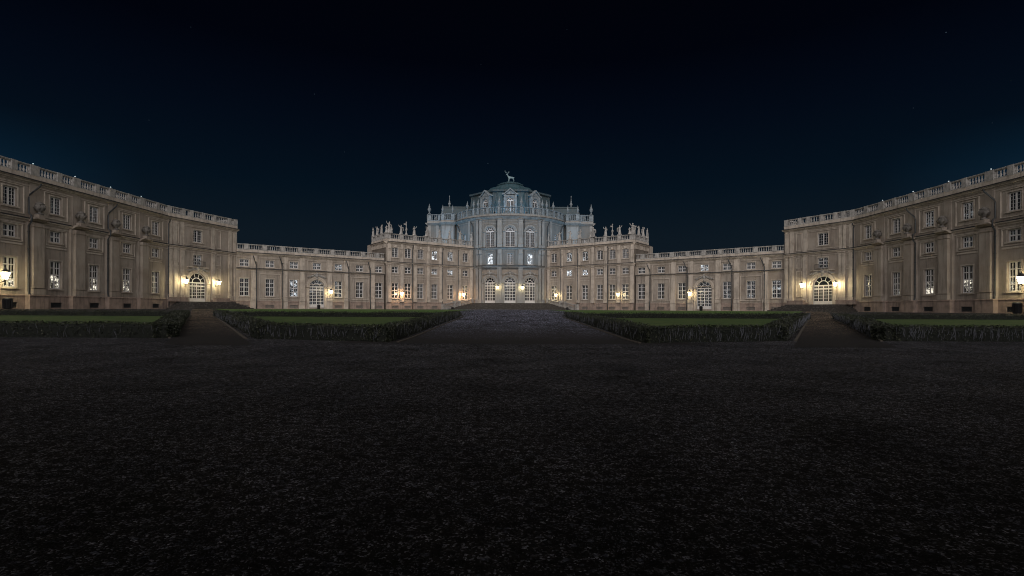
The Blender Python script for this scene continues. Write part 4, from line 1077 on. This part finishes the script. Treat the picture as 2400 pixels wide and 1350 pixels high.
# ------------------------------------------------------------------ ground
def gh(y):
    K = [(-1e9, 0), (17, 0), (24, .15), (31, .5), (39, .88), (46, 1.24), (50, 1.3), (1e9, 1.3)]
    for i in range(len(K) - 1):
        if y <= K[i + 1][0]:
            if K[i + 1][0] > 1e8 or K[i][0] < -1e8: return K[i + 1][1] if K[i][0] < -1e8 else K[i][1]
            t = (y - K[i][0]) / (K[i + 1][0] - K[i][0]); return K[i][1] + t * (K[i + 1][1] - K[i][1])
    return 1.3
def ground_mat(name='gravel', k_=4.1, hi=(.185, .185, .205), lit_fade=None, chip=.27):
    m = bpy.data.materials.new(name); m.use_nodes = True; t = m.node_tree; b = t.nodes['Principled BSDF']; b.inputs['Roughness'].default_value = .8; b.inputs['Specular IOR Level'].default_value = .12
    co = N(t, 'ShaderNodeTexCoord')
    v = N(t, 'ShaderNodeTexVoronoi'); v.inputs['Scale'].default_value = 62; t.links.new(co.outputs['Object'], v.inputs['Vector'])
    v2 = N(t, 'ShaderNodeTexVoronoi'); v2.inputs['Scale'].default_value = 15; t.links.new(co.outputs['Object'], v2.inputs['Vector'])
    n = N(t, 'ShaderNodeTexNoise'); n.inputs['Scale'].default_value = .55; n.inputs['Detail'].default_value = 8; n.inputs['Roughness'].default_value = .7
    t.links.new(co.outputs['Object'], n.inputs['Vector'])
    n3 = N(t, 'ShaderNodeTexNoise'); n3.inputs['Scale'].default_value = 8; n3.inputs['Detail'].default_value = 8; n3.inputs['Roughness'].default_value = .75
    t.links.new(co.outputs['Object'], n3.inputs['Vector'])
    sc1 = N(t, 'ShaderNodeSeparateColor'); t.links.new(v.outputs['Color'], sc1.inputs[0])
    r = N(t, 'ShaderNodeValToRGB'); r.color_ramp.elements[0].color = tuple(c * k_ for c in (.010, .0095, .009)) + (1,); r.color_ramp.elements[1].color = tuple(c * k_ for c in hi) + (1,)
    r.color_ramp.elements[1].position = 1.0; e = r.color_ramp.elements.new(.72); e.color = tuple(c * k_ for c in (.018, .016, .015)) + (1,)
    t.links.new(sc1.outputs[0], r.inputs[0])
    mr = N(t, 'ShaderNodeMapRange'); mr.inputs[1].default_value = .43; mr.inputs[2].default_value = .58; t.links.new(n3.outputs[0], mr.inputs[0])
    mx = N(t, 'ShaderNodeMix', data_type='RGBA'); t.links.new(mr.outputs[0], mx.inputs['Factor']); mx.inputs['A'].default_value = (.006 * k_, .0055 * k_, .005 * k_, 1); t.links.new(r.outputs[0], mx.inputs['B'])
    mr2 = N(t, 'ShaderNodeMapRange'); mr2.inputs[1].default_value = .35; mr2.inputs[2].default_value = .68; mr2.inputs[3].default_value = .35; mr2.inputs[4].default_value = 1.35; t.links.new(n.outputs[0], mr2.inputs[0])
    mm = N(t, 'ShaderNodeVectorMath', operation='SCALE'); t.links.new(mx.outputs['Result'], mm.inputs[0]); t.links.new(mr2.outputs[0], mm.inputs['Scale'])
    # scattered paler, bluish chippings in loose drifts
    s2 = N(t, 'ShaderNodeSeparateColor'); t.links.new(v2.outputs['Color'], s2.inputs[0])
    g2 = N(t, 'ShaderNodeMath', operation='GREATER_THAN'); g2.inputs[1].default_value = .80; t.links.new(s2.outputs[1], g2.inputs[0])
    d2 = N(t, 'ShaderNodeMapRange'); d2.inputs[1].default_value = .42; d2.inputs[2].default_value = .22; t.links.new(v2.outputs['Distance'], d2.inputs[0])
    m3 = N(t, 'ShaderNodeMath', operation='MULTIPLY'); t.links.new(g2.outputs[0], m3.inputs[0]); t.links.new(d2.outputs[0], m3.inputs[1])
    m4 = N(t, 'ShaderNodeMath', operation='MULTIPLY'); t.links.new(m3.outputs[0], m4.inputs[0]); t.links.new(mr.outputs[0], m4.inputs[1])
    mx5 = N(t, 'ShaderNodeMix', data_type='RGBA'); t.links.new(m4.outputs[0], mx5.inputs['Factor']); t.links.new(mm.outputs[0], mx5.inputs['A'])
    mx5.inputs['B'].default_value = tuple(c * chip for c in (.80, .84, 1.04)) + (1,); outc = mx5.outputs['Result']
    if lit_fade:   # light from the palace painted into the path colour, dimming towards the viewer
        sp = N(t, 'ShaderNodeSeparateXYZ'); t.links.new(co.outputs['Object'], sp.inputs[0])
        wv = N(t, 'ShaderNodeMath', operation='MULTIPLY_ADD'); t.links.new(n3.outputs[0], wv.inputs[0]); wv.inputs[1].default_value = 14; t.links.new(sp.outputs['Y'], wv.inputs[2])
        fr = N(t, 'ShaderNodeMapRange'); fr.inputs[1].default_value = lit_fade[0] + 7; fr.inputs[2].default_value = lit_fade[1] + 7; t.links.new(wv.outputs[0], fr.inputs[0])
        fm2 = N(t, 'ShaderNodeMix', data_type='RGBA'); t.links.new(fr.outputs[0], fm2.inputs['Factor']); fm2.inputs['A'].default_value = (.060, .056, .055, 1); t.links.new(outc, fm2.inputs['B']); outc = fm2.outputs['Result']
    t.links.new(outc, b.inputs['Base Color'])
    ad = N(t, 'ShaderNodeMath', operation='MULTIPLY_ADD'); t.links.new(n3.outputs[0], ad.inputs[0]); ad.inputs[1].default_value = 2.2
    iv = N(t, 'ShaderNodeMath', operation='SUBTRACT'); iv.inputs[0].default_value = 1; t.links.new(v.outputs['Distance'], iv.inputs[1]); t.links.new(iv.outputs[0], ad.inputs[2])
    bp = N(t, 'ShaderNodeBump'); bp.inputs['Strength'].default_value = 1.0; bp.inputs['Distance'].default_value = .07
    t.links.new(ad.outputs[0], bp.inputs['Height']); t.links.new(bp.outputs[0], b.inputs['Normal'])
    return m
gmat = ground_mat()
ys = [-1500, -200, -40, -9, -6.5, -4, 0, 5, 10, 14, 17, 19, 21, 24, 26, 28, 31, 33, 35, 37, 39, 42, 44, 46, 48, 50, 60, 80, 110, 160, 300, 2500]
xs = [-2000, -300, -100, -60, -40, -20, 0, 20, 40, 60, 100, 300, 2000]
mb = MB(); shade_bank = lambda y: 0 if y >= -4 else (8 if y >= -6.5 else 14.5)   # unseen rise behind the viewer, added to shade the near gravel
vs = [(x, y, gh(y) + shade_bank(y)) for y in ys for x in xs]; nx = len(xs)
mb.add(vs, [(j * nx + i, j * nx + i + 1, (j + 1) * nx + i + 1, (j + 1) * nx + i) for j in range(len(ys) - 1) for i in range(nx - 1)])
o = mb.build('ground', gmat); tag(o, 'dark gravel forecourt', None, None, 'structure'); del o['label']

lawn_m = mat('lawn', (.036, .074, .013), .9, (30, .8, .04), (.9, (.078, .105, .026), .38, .68), streak=None)
lawn_lamplit = mat('lawn_lamplit', (.07, .15, .02), .9, (20, .8, .04), (.5, (.075, .115, .025), .38, .68), streak=None)  # lamplight near the walls put into a brighter grass colour
def lawn(poly_l, poly_r, y0, y1, dz=.03, step=1.5, m=None):
    """sheet between two edge lines x(y), following the terrain"""
    n = int((y1 - y0) / step) + 1; yy = sorted(set([y0 + (y1 - y0) * i / n for i in range(n + 1)] + [k for k in (17, 24, 31, 39, 46, 50) if y0 < k < y1])); vs = []; m_ = 14
    for y in yy:
        a, b = poly_l(y), poly_r(y)
        for i in range(m_ + 1): vs.append((a + (b - a) * i / m_, y, gh(y) + dz))
    k = m_ + 1
    mb = MB(); mb.add(vs, [(j * k + i, j * k + i + 1, (j + 1) * k + i + 1, (j + 1) * k + i) for j in range(len(yy) - 1) for i in range(m_)])
    o = mb.build('lawn', m or lawn_m); tag(o, None, None, None, 'structure')
def ln(p, q): return lambda y: p[0] + (q[0] - p[0]) * (y - p[1]) / (q[1] - p[1])
BED = dict(
    L1=[(-46, 24.2), (-16.3, 24.2), (-25.0, 39.0), (-46, 39.0)],
    L2=[(-11.4, 24.0), (-5.6, 22.6), (-4.3, 39.0), (-22.0, 39.0)],
    R2=[(6.3, 22.6), (12.4, 24.0), (22.3, 39.0), (4.8, 39.0)],
    R1=[(17.8, 24.2), (46, 24.2), (46, 39.0), (25.2, 39.0)])
for k, (a, b, c, d) in BED.items():
    lawn(ln(a, d), ln(b, c), 24.3, 39)
lawn(lambda y: -23.45 - .61 * (y - 39.4) + 1.6, lambda y: -5.0, 41, 72, m=lawn_lamplit)
lawn(lambda y: 5.4, lambda y: 23.75 + .585 * (y - 39.4) - 1.6, 41, 72, m=lawn_lamplit)
lawn(lambda y: -19.5 - .61 * (y - 72) * -.6 - 18, lambda y: -6.5, 72, 84, m=lawn_lamplit)
lawn(lambda y: 6.9, lambda y: 37.5 - .37 * (y - 72), 72, 84, m=lawn_lamplit)
def strip(p, q, wd, h, dz):
    mb = MB(); P0 = Vector(p); P1 = Vector(q); L = (P1 - P0).length; D = (P1 - P0) / L; Nn = Vector((D.y, -D.x)); n = max(2, int(L / 1.2)); vs = []; fs = []
    for i in range(n + 1):
        c = P0 + D * L * i / n
        for sx, z in ((-wd / 2, dz), (-wd / 2, h), (wd / 2, h), (wd / 2, dz)):
            x = c + Nn * sx; vs.append((x.x, x.y, gh(x.y) + z))
    for i in range(n):
        for j in range(4): k = (j + 1) % 4; fs.append((i * 4 + j, (i + 1) * 4 + j, (i + 1) * 4 + k, i * 4 + k))
    fs += [(0, 1, 2, 3), tuple(reversed(range(n * 4, n * 4 + 4)))]
    mb.add(vs, fs); return mb
for (p, q) in (((-15.7, 23.6), (-24.4, 39.2)), ((-12.05, 23.4), (-22.6, 39.2)), ((-4.8, 22), (-3.6, 39.6)), ((5.6, 22), (4.1, 39.6)), ((13.05, 23.4), (22.9, 39.2)), ((17.15, 23.6), (24.6, 39.2))):
    o = strip(p, q, .11, .05, -.1).build('kerb', kerb_m); tag(o, None, None, None, 'structure')

pmat = ground_mat('path_gravel_lit', 5.0, (.52, .55, .74), (24, 36), .85); pmat2 = ground_mat('path_gravel_lamplit', 7, (.36, .26, .17), (25, 39), .45)  # bluish floodlight and warm lamplight painted into the gravel tones
def path(fl, fr, y0, y1, m):
    n = int((y1 - y0) / 1.0); yy = sorted(set([y0 + (y1 - y0) * i / n for i in range(n + 1)] + [k for k in (17, 24, 31, 39, 46, 50) if y0 < k < y1])); mb = MB(); vs = []
    for y in yy:
        for i in range(9): vs.append((fl(y) + (fr(y) - fl(y)) * i / 8, y, gh(y) + .012))
    mb.add(vs, [(j * 9 + i, j * 9 + i + 1, (j + 1) * 9 + i + 1, (j + 1) * 9 + i) for j in range(len(yy) - 1) for i in range(8)])
    o = mb.build('path', m); tag(o, None, None, None, 'structure')
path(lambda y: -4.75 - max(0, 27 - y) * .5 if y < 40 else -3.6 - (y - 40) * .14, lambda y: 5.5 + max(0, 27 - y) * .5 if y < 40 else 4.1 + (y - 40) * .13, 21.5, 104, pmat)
cl = lambda y: -23.45 - .61 * (y - 39.4)
cr_ = lambda y: 23.75 + .585 * (y - 39.4)
pw = lambda l, c, sg: (lambda y: l(y) if y < 39.4 else c(y) + sg * 1.15)
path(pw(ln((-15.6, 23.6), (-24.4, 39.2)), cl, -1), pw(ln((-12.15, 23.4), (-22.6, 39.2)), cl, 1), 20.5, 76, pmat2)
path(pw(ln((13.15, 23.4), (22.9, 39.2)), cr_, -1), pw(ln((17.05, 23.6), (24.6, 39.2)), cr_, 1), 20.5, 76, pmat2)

# ------------------------------------------------------------------ hedges
HED = dict(L1='clipped box hedge framing the far left lawn, ending at the narrow left path',
           L2='clipped box hedge framing the lawn between the narrow left path and the central path',
           R2='frosty looking clipped hedge framing the lawn between the central path and the narrow right path',
           R1='clipped hedge framing the far right lawn beyond the narrow right path')
def hedge(key, poly):
    rnd = random.Random(hash(key) % 1000 if False else len(key) * 7 + ord(key[0]) + ord(key[1]))
    root = thing('hedge', HED[key], 'hedge', (sum(p[0] for p in poly) / 4, poly[0][1], gh(poly[0][1])), 'clipped hedges around the lawns')
    core = MB(); lf = MB(); tw = MB()
    for i in range(4):
        p, q = Vector(poly[i]), Vector(poly[(i + 1) % 4]); L = (q - p).length; D = (q - p) / L; Nn = Vector((D.y, -D.x))
        front = i == 0; back = i == 2; W = .95 if not back else .7; H = .69 if not back else .40
        def hh(c):  # uneven clipped top, lower towards the back
            t = min(1, max(0, (c.y - 24) / 15)); return H * (1 - .38 * t * (0 if back else 1)) + .05 * noise.noise(Vector((c.x * .5, c.y * .5, 3))) + .03 * noise.noise(Vector((c.x * 2, c.y * 2, 5)))
        n = int(L / .5); vs = []; fs = []
        for k in range(n + 1):
            c = p + D * (-.36 + (L + .72) * k / n); h = hh(c) - .06
            for sx, z in ((-W / 2 + .05, -.1), (-W / 2 + .06, h * .8), (-W / 2 + .14, h), (W / 2 - .14, h), (W / 2 - .06, h * .8), (W / 2 - .05, -.1)):
                x = c + Nn * (sx + .04 * noise.noise(Vector((c.x * 1.3, c.y * 1.3, sx)))); vs.append((x.x, x.y, gh(c.y) + z))
        for k in range(n):
            for j in range(5): fs.append((k * 6 + j, (k + 1) * 6 + j, (k + 1) * 6 + j + 1, k * 6 + j + 1))
        fs += [tuple(range(6)), tuple(reversed(range(n * 6, n * 6 + 6)))]
        core.add(vs, fs)
        vis = 1.0
        cnt_ = int(L * (560 if front else 300)); 
        if key in ('L1', 'R1') and (front or back): cnt_ = int(cnt_ * .8)
        for _ in range(cnt_):
            c = p + D * rnd.uniform(-.42, L + .42); h = hh(c); r = rnd.random()
            if r < .42: sx = -W / 2 + rnd.uniform(-.04, .07); z = rnd.uniform(.0, h)
            elif r < .78: sx = rnd.uniform(-W / 2, W / 2); z = h + rnd.uniform(-.07, .05)
            else: sx = W / 2 + rnd.uniform(-.07, .04); z = rnd.uniform(.0, h)
            x = c + Nn * sx; z += gh(c.y); s_ = rnd.uniform(.022, .052)
            a = rnd.uniform(0, 6.28); e_ = rnd.uniform(-1.2, 1.2)
            t1 = Vector((math.cos(a) * math.cos(e_), math.sin(a) * math.cos(e_), math.sin(e_))); t2 = t1.cross(Vector((rnd.gauss(0, 1), rnd.gauss(0, 1), rnd.gauss(0, 1)))).normalized()
            o_ = Vector((x.x, x.y, z)); lf.add([o_ - t1 * s_, o_ + t2 * s_ * .6, o_ + t1 * s_, o_ - t2 * s_ * .6], [(0, 1, 2, 3)])
        for e_end, sg in ((p, -1), (q, 1)):
            for _ in range(420):
                c = e_end + D * sg * rnd.uniform(.34, .44); h = hh(c); x = c + Nn * rnd.uniform(-W / 2, W / 2); z = gh(c.y) + rnd.uniform(0, h); s_ = rnd.uniform(.03, .055)
                t1 = Vector((rnd.gauss(0, 1), rnd.gauss(0, 1), rnd.gauss(0, 1))).normalized(); t2 = t1.cross(Vector((rnd.gauss(0, 1), rnd.gauss(0, 1), rnd.gauss(0, 1)))).normalized(); o_ = Vector((x.x, x.y, z))
                lf.add([o_ - t1 * s_, o_ + t2 * s_ * .6, o_ + t1 * s_, o_ - t2 * s_ * .6], [(0, 1, 2, 3)])
        if front or (key in ('R2', 'R1', 'L2') and not back):
            for _ in range(int(L * (38 if key[0] == 'R' else 22 if key == 'L2' else 8))):
                c = p + D * rnd.uniform(0, L); h = hh(c); sx = -W / 2 - .02 if rnd.random() < .6 else W / 2 + .02
                if front: sx = (W / 2 + .02) if rnd.random() < .9 else -W / 2
                x = c + Nn * sx; z0 = gh(c.y) + rnd.uniform(0, h * .6); l_ = rnd.uniform(.15, .45); dx = rnd.uniform(-.1, .1)
                if rnd.random() < .45: continue
                tw.tube([(x.x, x.y, z0), (x.x + dx * .5, x.y - .03, z0 + l_ * .5), (x.x + dx, x.y - .01 + rnd.uniform(-.05, .05), min(z0 + l_, gh(c.y) + h + .08))], [.008, .007, .003], 3, False)
    core.build('hedge_core', core_m, root, world=True); lf.build('foliage', leaf_m, root, world=True)
    tw.build('twigs', twig_m, root, world=True)['kind'] = 'stuff'
for k, p in BED.items(): hedge(k, p)

# ------------------------------------------------------------------ loose pebbles in the foreground
rnd = random.Random(5); mb = MB()
fsp = [(0, 1, 2), (0, 2, 3), (0, 3, 4), (0, 4, 1)]
cntp = 0
while cntp < 110000:
    y = 2.2 + 22 * rnd.random() ** 1.1; x = rnd.uniform(-1.08, 1.08) * (y + 1)
    c_ = noise.noise(Vector((x * .9, y * 1.3, 0))) + .6 * noise.noise(Vector((x * 3, y * 4, 9)))
    if c_ < rnd.uniform(-.6, .45): continue
    cntp += 1; s_ = rnd.uniform(.0025, .0065) * (1 + y * .075); a = rnd.random() * 6.28; z = gh(y)
    vs = [(x + rnd.uniform(-.3, .3) * s_, y + rnd.uniform(-.3, .3) * s_, z + s_ * rnd.uniform(.7, 1.3))]
    for k in range(4): r_ = s_ * rnd.uniform(.8, 1.5); vs.append((x + r_ * math.cos(a + k * 1.57), y + r_ * math.sin(a + k * 1.57), z - .003))
    mb.add(vs, fsp)
o = mb.build('gravel', pebble_m); tag(o, None, None, None, 'stuff')

# ------------------------------------------------------------------ litter bins and bollard boxes by the walls
def bin_mesh():
    mb = MB(); mb.lathe([(.26, 0), (.30, .05), (.33, .82), (.36, .84), (.36, .9), (.30, .98), (.12, 1.04)], 12)
    for k in range(12):
        a = k * R(30); mb.tube([(.31 * math.cos(a), .31 * math.sin(a), .08), (.345 * math.cos(a), .345 * math.sin(a), .8)], .02, 4, False)
    return mb.mesh('litter_bin', iron)
bmh = bin_mesh()
for ff, px, d, lab, s_ in ((SIDE_A['L'], 18, 1.3, 'black litter bin by the basement window at the left photo edge', 1.1), (SIDE_A['Rr'], 2384, 1.3, 'black litter bin by the plinth at the right photo edge', 1.1),
                       (LOW['L'], 747, .9, 'small grey bin before the arched door of the left gallery', .8), (LOW['Rr'], 1643, .9, 'small dark bin before the arched door of the right gallery', .85)):
    o = bpy.data.objects.new('litter_bin', bmh); C.objects.link(o); o.location = ff.P(ff.px(px, d), d, 0); o.scale = (s_,) * 3; tag(o, lab, 'bin', 'litter bins along the walls')
